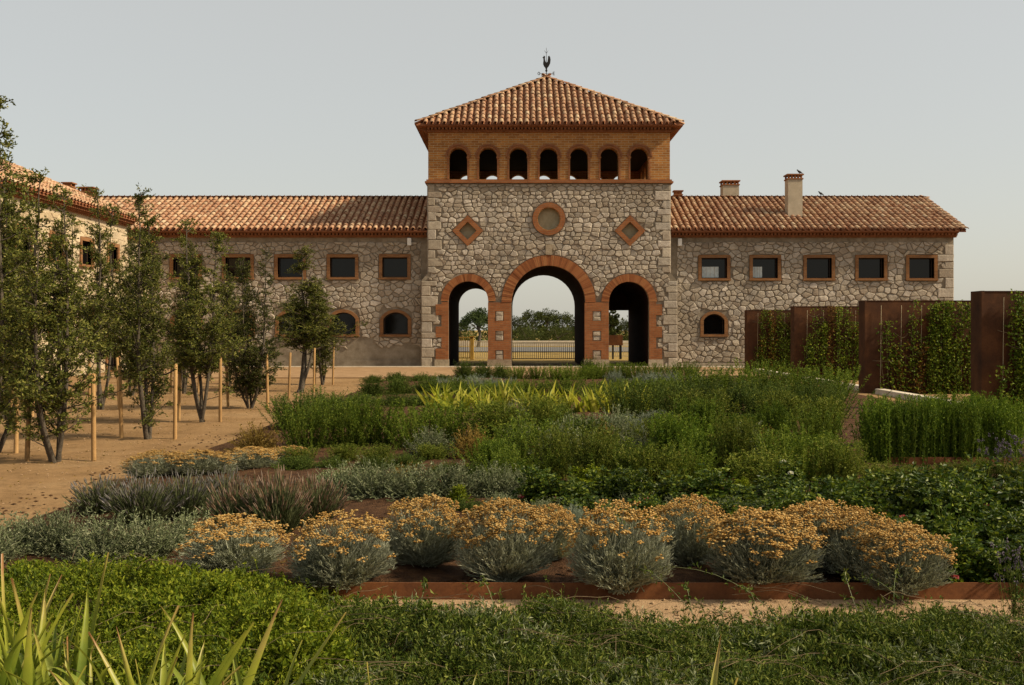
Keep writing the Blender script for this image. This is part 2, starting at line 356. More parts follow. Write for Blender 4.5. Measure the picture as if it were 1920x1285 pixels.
# courtyard sand with slight unevenness
nx, ny = 120, 110
gx = np.linspace(-40, 40, nx); gy = np.linspace(-4, 46.2, ny); GX, GYY = np.meshgrid(gx, gy)
GZ = 0.014 * lump(GX, GYY, .9) + 0.014 * lump(GX, GYY, 2.3, 2.0)
V = np.stack([GX, GYY, GZ], -1).reshape(-1, 3); I = np.arange(nx * ny).reshape(ny, nx)
nb = NB(); nb.add(V, np.stack([I[:-1, :-1], I[:-1, 1:], I[1:, 1:], I[1:, :-1]], -1).reshape(-1, 4))
tag(link('sand_courtyard', nb.mesh('sand_courtyard', True), None, M['sand']), 'ochre sand courtyard', kind='structure')
sheet('paved_path', [(-15.5, 36.0), (9.2, 36.0), (9.2, 45.6), (-15.5, 45.6)], .04, M['paving'], z2=-.05)
tag(box('kerb', -15.5, 21, 45.6, 45.9, -.05, .075, M['kerb']), kind='structure')
sheet('garden_path', [(-4.9, 5.75), (9.4, 5.75), (9.4, 6.42), (-4.9, 6.42)], .045, M['sand_pale'], z2=-.02)
def soil_bed(name, x0, x1, y0, y1, z, seed, res=.22):
    a = np.arange(x0, x1 + .01, res); b = np.arange(y0, y1 + .01, res); X, Y = np.meshgrid(a, b)
    edge = np.minimum.reduce([X - a[0], a[-1] - X, (Y - b[0]) + .25, b[-1] - Y])
    Z = (z + .035 * lump(X, Y, 1.6, seed) + .02 * lump(X, Y, 4.1, seed)) * np.clip(edge / .35, 0, 1) - .03 * (edge < .05) + .0 * X
    Z = np.where(edge < .02, -.03, np.maximum(Z, .045))
    V = np.stack([X, Y, Z], -1).reshape(-1, 3); n, m = X.shape; I = np.arange(n * m).reshape(n, m)
    nb = NB(); nb.add(V, np.stack([I[:-1, :-1], I[:-1, 1:], I[1:, 1:], I[1:, :-1]], -1).reshape(-1, 4))
    return tag(link(name, nb.mesh(name, True), None, M['soil']), kind='structure')
soil_bed('planting_bed', -4.55, 9.3, 6.47, 36.2, .10, 1.0)
soil_bed('planting_bed', -5.2, 9.3, 2.2, 5.62, .055, 4.0)
sheet('road', [(-300, 80), (300, 74), (300, 92), (-300, 100)], .05, M['asphalt'])
# loose gravel, bark chips and leaf litter
r = np.random.default_rng(5)
def scatter(name, label, cat, mat, rects, n, s0, s1, flat=.5):
    nb = NB()
    for (x0, x1, y0, y1, z), k in zip(rects, n):
        y = y0 + (y1 - y0) * r.random(k) ** 1.6; c = np.stack([r.uniform(x0, x1, k), y, np.full(k, z)], -1)
        nb.add(*blobs(c, r.uniform(s0, s1, k) * (1 + 0 * y), r, (1, .8, flat)))
    return tag(link(name, nb.mesh(name), None, mat), label, cat, kind='stuff')
scatter('gravel', 'loose pebbles strewn over the sandy court and path', 'gravel', M['sand_pale'], [(-16, -5, 8, 34, .02), (-3, 8, 5.78, 6.4, .05)], [3800, 1800], .006, .02)
scatter('bark_chips', 'dark bark chips lying on the planting beds', 'bark', M['soil'], [(-4.9, 9.2, 6.5, 16, .10)], [7000], .012, .035, .3)
nb = NB(); k = 2600
c = np.stack([r.uniform(-16, -5, k), 9 + 22 * r.random(k) ** 1.5, np.full(k, .03)], -1); d = rdirs(r, k); d[:, 2] *= .2
nb.add(*leaves(c, d, r.uniform(.02, .05, k), r.uniform(.01, .02, k), r))
tag(link('leaf_litter', nb.mesh('leaf_litter'), None, M['lf_dry']), 'dry brown leaves scattered over the sandy court', 'leaf litter', kind='stuff')

# ------------------------------------------------------------------ architecture helpers
def arch_poly(cx, z0, zs, hw, n=20, rise=None):
    rise = hw if rise is None else rise
    p = [(cx - hw, z0), (cx + hw, z0)]
    if rise == hw: p += [(cx + hw * math.cos(math.pi * i / n), zs + hw * math.sin(math.pi * i / n)) for i in range(n + 1)]
    else:
        R = (hw * hw + rise * rise) / (2 * rise); a = math.asin(hw / R)
        p += [(cx + R * math.sin(a - 2 * a * i / n), zs + rise - R + R * math.cos(a - 2 * a * i / n)) for i in range(n + 1)]
    return p
def circle_poly(cx, cz, R, n=32): return [(cx + R * math.cos(2 * math.pi * i / n), cz + R * math.sin(2 * math.pi * i / n)) for i in range(n)]
def rect_poly(x0, x1, z0, z1): return [(x0, z0), (x1, z0), (x1, z1), (x0, z1)]
FRONT = lambda yf: (lambda u, d, z: (u, yf + d, z))
SIDE = lambda xf: (lambda u, d, z: (xf - d, u, z))          # wall that faces +x
def extrude(name, outer, holes, d0, d1, mp, mat, parent=None, hole_mat=None):
    loops = [outer] + holes; flat = [p for lp in loops for p in lp]
    tris = tessellate_polygon([[Vector((p[0], p[1], 0)) for p in lp] for lp in loops]); n = len(flat)
    v = [mp(p[0], d0, p[1]) for p in flat] + [mp(p[0], d1, p[1]) for p in flat]
    f = [tuple(t) for t in tris] + [tuple(i + n for i in reversed(t)) for t in tris]; mi = [0] * len(f)
    b = 0
    for li, lp in enumerate(loops):
        k = len(lp)
        for i in range(k):
            j = (i + 1) % k; f.append((b + i, b + j, n + b + j, n + b + i)); mi.append(1 if li and hole_mat else 0)
        b += k
    me = bpy.data.meshes.new(name); me.from_pydata(v, [], f); me.materials.append(mat)
    if hole_mat: me.materials.append(hole_mat)
    me.polygons.foreach_set('material_index', mi)
    bm = bmesh.new(); bm.from_mesh(me); bmesh.ops.recalc_face_normals(bm, faces=bm.faces); bm.to_mesh(me); bm.free()
    return link(name, me, parent)
def sd_rect(x0, x1, z0, z1):
    def f(p):
        q = np.abs(p - np.array([(x0 + x1) / 2, (z0 + z1) / 2])) - np.array([(x1 - x0) / 2, (z1 - z0) / 2])
        return np.linalg.norm(np.maximum(q, 0), axis=-1) + np.minimum(q.max(-1), 0)
    return f
def sd_circ(cx, cz, R): return lambda p: np.linalg.norm(p - np.array([cx, cz]), axis=-1) - R
def sd_dia(cx, cz, R): return lambda p: (np.abs(p - np.array([cx, cz])).sum(-1) - R) * .7071
def voronoi(u0, u1, z0, z1, mw, mh, rg, rows=True):
    pts = []; z = z0 - mh
    while z < z1 + mh:
        h = mh * rg.uniform(.72, 1.3); x = u0 - mw * rg.uniform(.2, 1.2)
        while x < u1 + mw:
            w = mw * rg.choice([.45, .6, .8, 1.0, 1.3, 1.7]) * rg.uniform(.85, 1.15); j = .16 if rows else .36
            pts.append((x + w / 2, z + h * .5 + rg.normal() * j * h)); x += w
        z += h
    P = np.array(pts) / np.array([mw, mh]); out = []
    D = ((P[:, None] - P[None]) ** 2).sum(-1)
    for i in range(len(P)):
        c = P[i]; poly = [c + np.array(o) for o in ((-2, -2), (2, -2), (2, 2), (-2, 2))]
        for j in np.argsort(D[i])[1:20]:
            nrm = P[j] - c; mid = (P[j] + c) / 2; k = len(poly); new = []
            dd = [float(np.dot(q - mid, nrm)) for q in poly]
            for a in range(k):
                b = (a + 1) % k
                if dd[a] <= 0: new.append(poly[a])
                if (dd[a] < 0) != (dd[b] < 0) and dd[a] != dd[b]:
                    tt = dd[a] / (dd[a] - dd[b]); new.append(poly[a] + (poly[b] - poly[a]) * tt)
            poly = new
            if len(poly) < 3: break
        if len(poly) >= 3: out.append(np.array(poly) * np.array([mw, mh]))
    return out
def area(p): x, z = p[:, 0], p[:, 1]; return .5 * abs(np.dot(x, np.roll(z, -1)) - np.dot(z, np.roll(x, -1)))
def stone_polys(u0, u1, z0, z1, mw, mh, sdfs, seed, rows=True, joint=.012):
    rg = np.random.default_rng(seed); res = []
    def S(p):
        return np.min(np.stack([f(p) for f in sdfs] + [p[:, 0] * 0 + 9]), 0)
    for p in voronoi(u0, u1, z0, z1, mw, mh, rg, rows):
        p[:, 0] = np.clip(p[:, 0], u0, u1); p[:, 1] = np.clip(p[:, 1], z0, z1)
        if area(p) < .012: continue
        c = p.mean(0); q = p
        for _ in range(1):
            k = np.roll(q, -1, 0); q = np.stack([q * .90 + k * .10, q * .10 + k * .90], 1).reshape(-1, 2)
        rr = math.sqrt(area(q) / math.pi); q = c + (q - c) * max(.5, 1 - joint / rr) + rg.normal(size=q.shape) * .007
        keep = [q[0]]
        for a in q[1:]:
            if np.linalg.norm(a - keep[-1]) > .02: keep.append(a)
        q = np.array(keep)
        if len(q) < 4: continue
        s = S(q); m = s < .02
        if S(c[None])[0] < -.02 or m.mean() > .7: continue
        for _ in range(3):
            s = S(q); m = s < .02
            if not m.any(): break
            e = .005; g = np.stack([(S(q + [e, 0]) - S(q - [e, 0])), (S(q + [0, e]) - S(q - [0, e]))], -1)
            q = np.where(m[:, None], q + unit(g) * (.021 - s)[:, None], q)
        if area(q) < .01: continue
        res.append((q, rg))
    return res
def stone_vf(q, rg, mp, dep=.042):
    n = len(q); c = q.mean(0); h = dep * rg.uniform(.6, 1.35); tilt = rg.normal(size=2) * .05
    mid = c + (q - c) * .93
    top = c + (q - c) * rg.uniform(.74, .86)
    v = [mp(a[0], .004, a[1]) for a in q] + [mp(a[0], -h * .6, a[1]) for a in mid]
    v += [mp(a[0], -h * rg.uniform(.88, 1.12) + float(np.dot(a - c, tilt)), a[1]) for a in top] + [mp(c[0], -h * 1.08, c[1])]
    f = []
    for i in range(n):
        j = (i + 1) % n; f += [(i, j, n + j, n + i), (n + i, n + j, 2 * n + j, 2 * n + i), (2 * n + i, 2 * n + j, 3 * n)]
    return v, f
def lay_stones(polys, mp, parent, mat, limit=290, key=None, dep=.042):
    order = sorted(polys, key=lambda s: -(key(s[0]) if key else area(s[0])))
    for q, rg in order[:limit]:
        v, f = stone_vf(q, rg, mp, dep); me = bpy.data.meshes.new('stone'); me.from_pydata(v, [], f); link('stone', me, parent, mat)
    if len(order) > limit:
        nb = NB()
        for q, rg in order[limit:]:
            v, f = stone_vf(q, rg, mp, dep); n = len(q)
            nb.add(v, [x for x in f if len(x) == 4]); nb.n -= len(v)
            nb.v.pop(); nb.add(v, [x for x in f if len(x) == 4]); k = nb.n - len(v)
            nb.f.append(np.array([x for x in f if len(x) == 3]) + k); nb.m.append(0)
        o = link('small_stones', nb.mesh('small_stones'), parent, mat); o['kind'] = 'stuff'
def quoins(x0, side, z0, z1, mp, parent, seed, wl=(.36, .66), hs=(.26, .48)):
    rg = np.random.default_rng(seed); z = z0; i = 0; res = []
    while z < z1 - .1:
        h = min(rg.uniform(*hs), z1 - z); w = (wl[1] if i % 2 else wl[0]) * rg.uniform(.85, 1.12)
        a, b = (x0, x0 + w) if side > 0 else (x0 - w, x0)
        q = np.array([(a + .012, z + .012), (b - .012, z + .012), (b - .012, z + h - .012), (a + .012, z + h - .012)]) + rg.normal(size=(4, 2)) * .006
        v, f = [], []
        n = 4; c = q.mean(0); top = c + (q - c) * np.array([1 - .05 / w, 1 - .05 / h])
        hh = .05 * rg.uniform(.8, 1.2)
        v = [mp(p[0], .004, p[1]) for p in q] + [mp(p[0], -hh * .7, p[1]) for p in q] + [mp(p[0], -hh, p[1]) for p in top]
        f = [(i2, (i2 + 1) % 4, 4 + (i2 + 1) % 4, 4 + i2) for i2 in range(4)] + [(4 + i2, 4 + (i2 + 1) % 4, 8 + (i2 + 1) % 4, 8 + i2) for i2 in range(4)] + [(8, 9, 10, 11)]
        link('corner_stone', mesh_py('corner_stone', v, f), parent, M['stone'])
        res.append(sd_rect(a, b, z, z + h)); z += h; i += 1
    return res
def voussoirs(cx, zs, r0, r1, n, mp, parent, d0=-.07, d1=.1):
    w0 = r0 * math.pi / n * .5 * .88; w1 = r1 * math.pi / n * .5 * .9
    me = None
    for i in range(n):
        a = math.pi * (i + .5) / n; ca, sa = math.cos(a), math.sin(a); v = []
        jit = random.uniform(-.008, .008)
        for d in (d0 + jit, d1):
            for rr, ww in ((r0, w0), (r1, w1)):
                for s in (-1, 1): v.append(mp(cx + rr * ca - s * ww * sa, d, zs + rr * sa + s * ww * ca))
        link('brick', mesh_py('brick', v, [(0, 1, 3, 2), (4, 6, 7, 5), (0, 2, 6, 4), (1, 5, 7, 3), (0, 4, 5, 1), (2, 3, 7, 6)]), parent, M['voussoir'])
def ring(name, poly_out, poly_in, d0, d1, mp, mat, parent=None):
    return extrude(name, poly_out, [poly_in], d0, d1, mp, mat, parent)
random.seed(3)
# ---- barrel tiles
def tile_vf(L=.52, R=.1, seg=6, taper=.82, th=.02):
    v = []
    for (y, R2) in ((0, R), (L, R * taper), (0, R - th)):
        for i in range(seg + 1):
            a = math.pi * i / seg; v.append((R2 * math.cos(a), y, R2 * math.sin(a) * .85 + (0.035 if y == 0 else 0.0)))
    k = seg + 1; f = []
    for i in range(seg):
        f.append((i, i + 1, k + i + 1, k + i)); f.append((i, 2 * k + i, 2 * k + i + 1, i + 1))
    return np.array(v), np.array(f)
TV, TF = tile_vf()
TILE = mesh_py('tile', TV, TF, False, False); TILE.materials.append(M['tile'])
TILE.polygons.foreach_set('use_smooth', [i % 2 == 0 for i in range(len(TF))])
def roof_slope(parent, O, U, Vv, lenU, lenV, inside, seed, limit, pitch=.285, expo=.42, vis=None, vtop=None):
    """cover tiles on a slope; the ones in view that show largest as objects, the rest joined"""
    rg = np.random.default_rng(seed); O, U, Vv = Vector(O), Vector(U).normalized(), Vector(Vv).normalized(); N = U.cross(Vv).normalized()
    nu = int(lenU / pitch); nv = int(math.ceil(lenV / expo)); cand = []; pan = NB()
    off = (lenU - nu * pitch) / 2
    for i in range(nu + 1):
        u = off + i * pitch; vmax = 0
        for j in range(nv):
            v = j * expo
            if inside(u, v + .1): cand.append((u, v, j)); vmax = v + expo
        if vmax > 0 and i < nu:                     # concave channel between two covers
            um = u + pitch / 2; seg = 4; pv = []
            vm = max((j * expo + expo for j in range(nv) if inside(um, j * expo + .1)), default=vmax)
            for y in (-.06, vm):
                for s in range(seg + 1):
                    a = math.pi * s / seg; p = O + U * (um - math.cos(a) * pitch * .42) + Vv * y + N * (.075 - .065 * math.sin(a)); pv.append(p)
            pan.add(pv, [(s, s + 1, seg + 2 + s, seg + 1 + s) for s in range(seg)])
    cand.sort(key=lambda c: (vis(O + U * c[0] + Vv * c[1]) if vis else 0, c[2]))
    joined = NB()
    for idx, (u, v, j) in enumerate(cand):
        a = rg.normal() * .025; t = rg.normal() * .012
        u2 = u + rg.normal() * .008; v2 = v + rg.normal() * .014 - (.04 if j == 0 else 0)
        p = O + U * u2 + Vv * v2 + N * (.055 + abs(rg.normal()) * .006)
        Ud = (U + Vv * a).normalized(); Vd = (Vv - U * a + N * t).normalized(); Nd = Ud.cross(Vd)
        ls = min(1, max(.15, ((vtop(u) if vtop else lenV) - v + .02) / .52)); Vd = Vd * ls
        mat = Matrix(((Ud.x, Vd.x, Nd.x, p.x), (Ud.y, Vd.y, Nd.y, p.y), (Ud.z, Vd.z, Nd.z, p.z), (0, 0, 0, 1)))
        if idx < limit:
            o = link('tile', TILE, parent); o.matrix_basis = mat
        else:
            Mm = np.array(mat); joined.add(TV @ Mm[:3, :3].T + Mm[:3, 3], TF)
    if joined.n:
        o = link('more_tiles', joined.mesh('more_tiles', True), parent, M['tile']); o['kind'] = 'stuff'
    if pan.n:
        o = link('channel_tiles', pan.mesh('channel_tiles', True), parent, M['pan']); o['kind'] = 'stuff'
def ridge_tiles(parent, A, B, name='ridge_tile', size=1.12, step=.4):
    A, B = Vector(A), Vector(B); L = (B - A).length; n = int(L / step); Vd = (B - A).normalized()
    up = Vector((0, 0, 1)); Ud = Vd.cross(up).normalized(); Nd = Ud.cross(Vd).normalized()
    for i in range(n + 1):
        p = A + Vd * (i * L / (n + .6)) + Nd * random.uniform(-.01, .012)
        o = link(name, TILE, parent)
        o.matrix_basis = Matrix(((Ud.x * size, Vd.x, Nd.x * size * .8, p.x), (Ud.y * size, Vd.y, Nd.y * size * .8, p.y), (Ud.z * size, Vd.z, Nd.z * size * .8, p.z), (0, 0, 0, 1)))
def window(parent, u0, u1, z0, z1, mp, rise=0.0, fr=.15, deep=.26, blind=None, side=False):
    """opening with brick surround, sill, frame and pane; returns hole polygon and outer sdf"""
    hw = (u1 - u0) / 2; cx = (u0 + u1) / 2
    if rise: hole = arch_poly(cx, z0, z1 - rise, hw, 10, rise); outer = arch_poly(cx, z0 - .03, z1 - rise, hw + fr, 10, rise + fr * .9)
    else: hole = rect_poly(u0, u1, z0, z1); outer = rect_poly(u0 - fr, u1 + fr, z0 - .03, z1 + fr)
    w = ring('window', outer, hole, -.07, .25, mp, M['brick_frame'], parent)
    v, f = [], []
    def bx(name, a, b, d0, d1, c, d, mat, par):
        vs = [mp(x, y, z) for x in (a, b) for y in (d0, d1) for z in (c, d)]
        return link(name, mesh_py(name, vs, [(0, 1, 3, 2), (4, 6, 7, 5), (0, 4, 5, 1), (2, 3, 7, 6), (0, 2, 6, 4), (1, 5, 7, 3)]), par, mat)
    bx('sill', u0 - fr - .02, u1 + fr + .02, -.12, .26, z0 - .11, z0 - .033, M['brick_frame'], w)
    inner = [(cx + (p[0] - cx) * (1 - .05 / hw), z0 + .04 + (p[1] - z0) * (1 - .09 / (z1 - z0))) for p in hole]
    extrude('frame', hole, [inner], deep - .06, deep, mp, M['frame'], w)
    extrude('pane', inner, [], deep - .03, deep - .018, mp, M['glass'], w)
    if blind:
        a, b, c, d = blind
        bx('blind', a, b, deep - .045, deep - .034, c, d, M['blind'], w)
        for k in range(1, 4): bx('blind_bar', a + (b - a) * k / 4 - .006, a + (b - a) * k / 4 + .006, deep - .052, deep - .046, c, d, M['plaster'], w)
    sd = sd_rect(u0 - fr, u1 + fr, z0 - .13, z1 + fr)
    return hole, sd
def eaves(parent, a, b, zt, mp, dmax=.42):
    """stepped brick cornice with a row of tile dentils, under the roof edge"""
    def bxs(name, lst, mat):
        nb = NB()
        for (u0, u1, d0, d1, z0, z1) in lst:
            vs = [mp(x, y, z) for x in (u0, u1) for y in (d0, d1) for z in (z0, z1)]
            nb.add(vs, [(0, 1, 3, 2), (4, 6, 7, 5), (0, 4, 5, 1), (2, 3, 7, 6), (0, 2, 6, 4), (1, 5, 7, 3)])
        return link(name, nb.mesh(name), parent, mat)
    bxs('cornice', [(a, b, -.10, .1, zt - .25, zt - .20), (a, b, -.18, .1, zt - .198, zt - .155), (a, b, -.34, .1, zt - .075, zt - .03)], M['eave'])
    n = int((b - a) / .16); o = bxs('dentils', [(a + (b - a) * (i + .15) / n, a + (b - a) * (i + .75) / n, -.31, .05, zt - .153, zt - .077) for i in range(n)], M['eave'])
    o['kind'] = 'stuff'

# ------------------------------------------------------------------ gate tower
TY = 45.9; S = FPX / TY
tx = lambda px: (px - VPX) / S
tz = lambda py: EYE + (VPY - py) / S
mpT = FRONT(TY); DT = 8.5
tower = empty('gate_tower', (1.49, TY, 0)); tag(tower, 'tall stone gate tower with brick belfry, three brick arches and pyramid roof', 'tower')
def sub(name='part', parent=None): return empty(name, (0, 0, 0), 0, parent)
tw = Matrix.Translation((-1.49, -TY, 0))
def under(o, par):                      # keep world placement under a moved parent
    o.matrix_parent_inverse = Matrix.Translation(par.location).inverted(); return o
TX0, TX1 = tx(802), tx(1257); ZST = 8.36
cA, hA, zA = tx(1028.5), 69 / S, tz(567)
cL, hL, zL = tx(878), 37.4 / S, tz(565)
cR, hR, zR = tx(1179.3), 37.7 / S, tz(566)
holes = [arch_poly(cA, -.05, zA, hA), arch_poly(cL, -.05, zL, hL), arch_poly(cR, -.05, zR, hR)]
for h in holes: h[0] = (h[0][0], 0.0); h[1] = (h[1][0], 0.0)
def outline_with_arches():
    # outer outline runs along the ground and up round each arch so the passages are open at the floor
    o = [(tx(790), 0)]
    for c, hw, zs in ((cL, hL, zL), (cA, hA, zA), (cR, hR, zR)):
        o.append((c - hw, 0)); o += [(c - hw * math.cos(math.pi * i / 20), zs + hw * math.sin(math.pi * i / 20)) for i in range(21)]; o.append((c + hw, 0))
    o += [(tx(1270), 0), (tx(1270), tz(527)), (TX1, tz(512)), (TX1, ZST), (TX0, ZST), (TX0, tz(512)), (tx(790), tz(527))]
    return o
niche_c = (tx(1029), tz(411)); dia = [(tx(877), tz(433)), (tx(1181), tz(433))]
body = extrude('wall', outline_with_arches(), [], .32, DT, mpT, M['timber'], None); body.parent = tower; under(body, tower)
skin = extrude('wall_face', outline_with_arches(), [circle_poly(*niche_c, .55), [(dia[0][0] + a * .42, dia[0][1] + b * .42) for a, b in ((0, -1), (1, 0), (0, 1), (-1, 0))],
               [(dia[1][0] + a * .42, dia[1][1] + b * .42) for a, b in ((0, -1), (1, 0), (0, 1), (-1, 0))]], 0, .318, mpT, M['mortar'], None)
skin.parent = tower; under(skin, tower)
for x0, x1 in ((tx(790), TX0 + .02), (TX1 - .02, tx(1270))): pass
box('side_wall', tx(790) - .03, tx(790) - .002, TY + .05, TY + DT - .05, 0, tz(527), M['stone'], body)
box('side_wall', TX0 - .03, TX0 - .002, TY + .05, TY + DT - .05, tz(512), ZST - .01, M['stone'], body)
box('side_wall', TX1 + .002, TX1 + .03, TY + .05, TY + DT - .05, tz(512), ZST - .01, M['stone'], body)
box('side_wall', tx(1270) + .002, tx(1270) + .03, TY + .05, TY + DT - .05, 0, tz(527), M['stone'], body)
def tp(o): o.parent = tower; return under(o, tower)
arches = {}
for nm, c, hw, zs, th, n in (('c', cA, hA, zA, .46, 72), ('l', cL, hL, zL, .33, 42), ('r', cR, hR, zR, .34, 42)):
    e = tp(extrude('arch_ring', [(c + (hw + th * .97) * math.cos(math.pi * i / 24), zs + (hw + th * .97) * math.sin(math.pi * i / 24)) for i in range(25)]
                   + [(c - (hw + .012) * math.cos(math.pi * i / 24), zs + (hw + .012) * math.sin(math.pi * i / 24)) for i in range(25)], [], -.045, .004, mpT, M['mortar']))
    voussoirs(c, zs, hw - .004, hw + th, n, mpT, e)
    for k in range(n): pass
# brick piers with stone inserts and toothed outer jambs
def jamb(x0, x1, z0, z1, d=-.062):
    o = tp(extrude('brick_jamb', rect_poly(x0, x1, z0, z1), [], d, .02, mpT, M['brick_red'])); return o
sds = [sd_circ(*niche_c, .74), sd_dia(*dia[0], .70), sd_dia(*dia[1], .70), sd_circ(cA, zA, hA + .46), sd_circ(cL, zL, hL + .33), sd_circ(cR, zR, hR + .34)]
zb = .38
for c_, h_, z_ in ((cL, hL, zL), (cA, hA, zA), (cR, hR, zR)): sds.append(sd_rect(c_ - h_, c_ + h_, -1, z_))
inserts = []
for pa, pb, sa, sb in ((915, 958, 929, 944), (1096, 1141, 1111, 1127)):
    for (ya, yb) in ((584, 602), (621, 639), (657, 676)): inserts.append((tx(sa), tx(sb), tz(yb), tz(ya)))
    a, b = tx(pa), tx(pb); zz = zb; ztop = 2.96
    lv = sorted([(tz(676), tz(657)), (tz(639), tz(621)), (tz(602), tz(584))])
    for lo, hi in lv + [(ztop, None)]:
        jamb(a, b, zz, lo - .004)
        if hi: jamb(a, tx(sa) - .004, lo, hi); jamb(tx(sb) + .004, b, lo, hi); zz = hi + .004
    sds.append(sd_rect(a, b, 0, ztop + .02))
    tp(extrude('plinth_block', rect_poly(a - .03, b + .03, 0, zb - .004), [], -.09, .02, mpT, M['quoin']))
for (a, b, c, d) in inserts:
    rg_ = np.random.default_rng(int(abs(a * 31 + c) * 1000)); zm = c + (d - c) * rg_.uniform(.4, .6)
    q = [(np.array([(a + .01, z0_ + .008), (b - .01, z0_ + .008), (b - .015, z1_ - .008), (a + .012, z1_ - .008)]) + rg_.normal(size=(4, 2)) * .008, rg_) for z0_, z1_ in ((c, zm), (zm, d))]
    lay_stones(q, mpT, skin, M['stone'], dep=.06)
for side, xin, xs, xl in ((-1, tx(841), tx(828), tx(817)), (1, tx(1217), tx(1230), tx(1241))):
    zz = zb; i = 0
    while zz < 2.95:
        h = min(.5, 2.99 - zz); xo = xl if i % 2 == 0 else xs
        a, b = (xo, xin) if side < 0 else (xin, xo)
        jamb(a, b, zz, zz + h - .006); sds.append(sd_rect(a, b, zz, zz + h)); zz += h; i += 1
    a, b = (tx(815), xin + .03) if side < 0 else (xin - .03, tx(1243))
    tp(extrude('plinth_block', rect_poly(a, b, 0, zb - .004), [], -.09, .02, mpT, M['quoin'])); sds.append(sd_rect(a, b, 0, zb))
# keystone pillar
key = tp(extrude('keystone', rect_poly(tx(1023), tx(1035), tz(478), tz(459)), [], -.1, .02, mpT, M['quoin'])); sds.append(sd_rect(tx(1023), tx(1035), tz(480), tz(459)))
# niches
nr = tp(ring('round_niche', circle_poly(*niche_c, .74), circle_poly(*niche_c, .53), -.09, .1, mpT, M['brick_red']))
ring('niche_rim', circle_poly(*niche_c, .58), circle_poly(*niche_c, .50), -.05, .12, mpT, M['brick'], nr)
extrude('niche_panel', circle_poly(*niche_c, .545), [], .2, .26, mpT, M['niche'], nr)
for dc in dia:
    dd = lambda R: [(dc[0] + a * R, dc[1] + b * R) for a, b in ((0, -1), (1, 0), (0, 1), (-1, 0))]
    dn = tp(ring('diamond_niche', dd(.70), dd(.405), -.08, .15, mpT, M['brick_red']))
    extrude('niche_panel', dd(.415), [], .2, .26, mpT, M['niche'], dn)
sds += quoins(TX0, 1, tz(512), ZST - .05, mpT, skin, 11) + quoins(TX1, -1, tz(512), ZST - .05, mpT, skin, 12)
sds += quoins(tx(790), 1, .02, tz(527), mpT, skin, 13, (.45, .7)) + quoins(tx(1270), -1, .02, tz(527), mpT, skin, 14, (.45, .62))
# area beyond the slanted shoulders
polys = stone_polys(TX0 + .02, TX1 - .02, .02, ZST - .04, .31, .215, sds, 21, True)
lay_stones(polys, mpT, skin, M['stone'], 290)
# belfry
ZB0, ZB1 = 8.52, 10.66
cen = [859, 915, 972, 1029, 1086, 1143, 1199]; bhw = 17 / S; zs = tz(294)
bh = [arch_poly(tx(c), ZB0 + .02, zs, bhw, 14) for c in cen]
tp(boxes('string_course', [(TX0 - .12, TX1 + .12, TY - .13, TY + DT + .13, 8.36, 8.44), (TX0 - .06, TX1 + .06, TY - .07, TY + DT + .07, 8.44, 8.52)], M['brick_red']))
bf = tp(extrude('belfry_wall', rect_poly(TX0 + .02, TX1 - .02, ZB0, ZB1), bh, 0.01, .46, mpT, M['brick'], None, M['brick']))
bk = tp(extrude('belfry_wall', rect_poly(TX0 + .02, TX1 - .02, ZB0, ZB1), bh, DT - .46, DT, mpT, M['brick'], None, M['brick']))
mpS = lambda xf, sg: (lambda u, d, z: (xf + sg * d, u, z))
sa = [arch_poly(TY + 1.4 + 1.425 * i, ZB0 + .02, zs, bhw, 12) for i in range(5)]
tp(extrude('belfry_wall', rect_poly(TY + .462, TY + DT - .462, ZB0, ZB1), sa, 0, .42, mpS(TX0 + .02, 1), M['brick'], None, M['brick']))
tp(extrude('belfry_wall', rect_poly(TY + .462, TY + DT - .462, ZB0, ZB1), sa, 0, .42, mpS(TX1 - .02, -1), M['brick'], None, M['brick']))
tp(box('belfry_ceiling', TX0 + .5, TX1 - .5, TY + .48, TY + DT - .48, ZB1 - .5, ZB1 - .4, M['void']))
for c in cen:
    X = tx(c)
    def ar(r0, r1, d0, d1, m, nm):
        p = [(X + r1 * math.cos(math.pi * i / 16), zs + r1 * math.sin(math.pi * i / 16)) for i in range(17)] + [(X - r0 * math.cos(math.pi * i / 16), zs + r0 * math.sin(math.pi * i / 16)) for i in range(17)]
        return extrude(nm, p, [], d0, d1, mpT, m, bf)
    ar(bhw + .003, bhw + .09, -.02, .02, M['brick_red'], 'arch_ring'); ar(bhw + .093, bhw + .17, -.055, .02, M['eave'], 'arch_hood')
    for s in (-1, 1):
        x = X + s * bhw; a, b = (x - .11, x + .03) if s < 0 else (x - .03, x + .11)
        box('impost', a, b, TY - .04, TY + .3, zs - .075, zs - .003, M['brick_red'], bf)
        a, b = (x - .085, x - .003) if s < 0 else (x + .003, x + .085)
        box('arch_jamb', a, b, TY - .02, TY + .02, ZB0 + .02, zs - .078, M['brick_red'], bf)
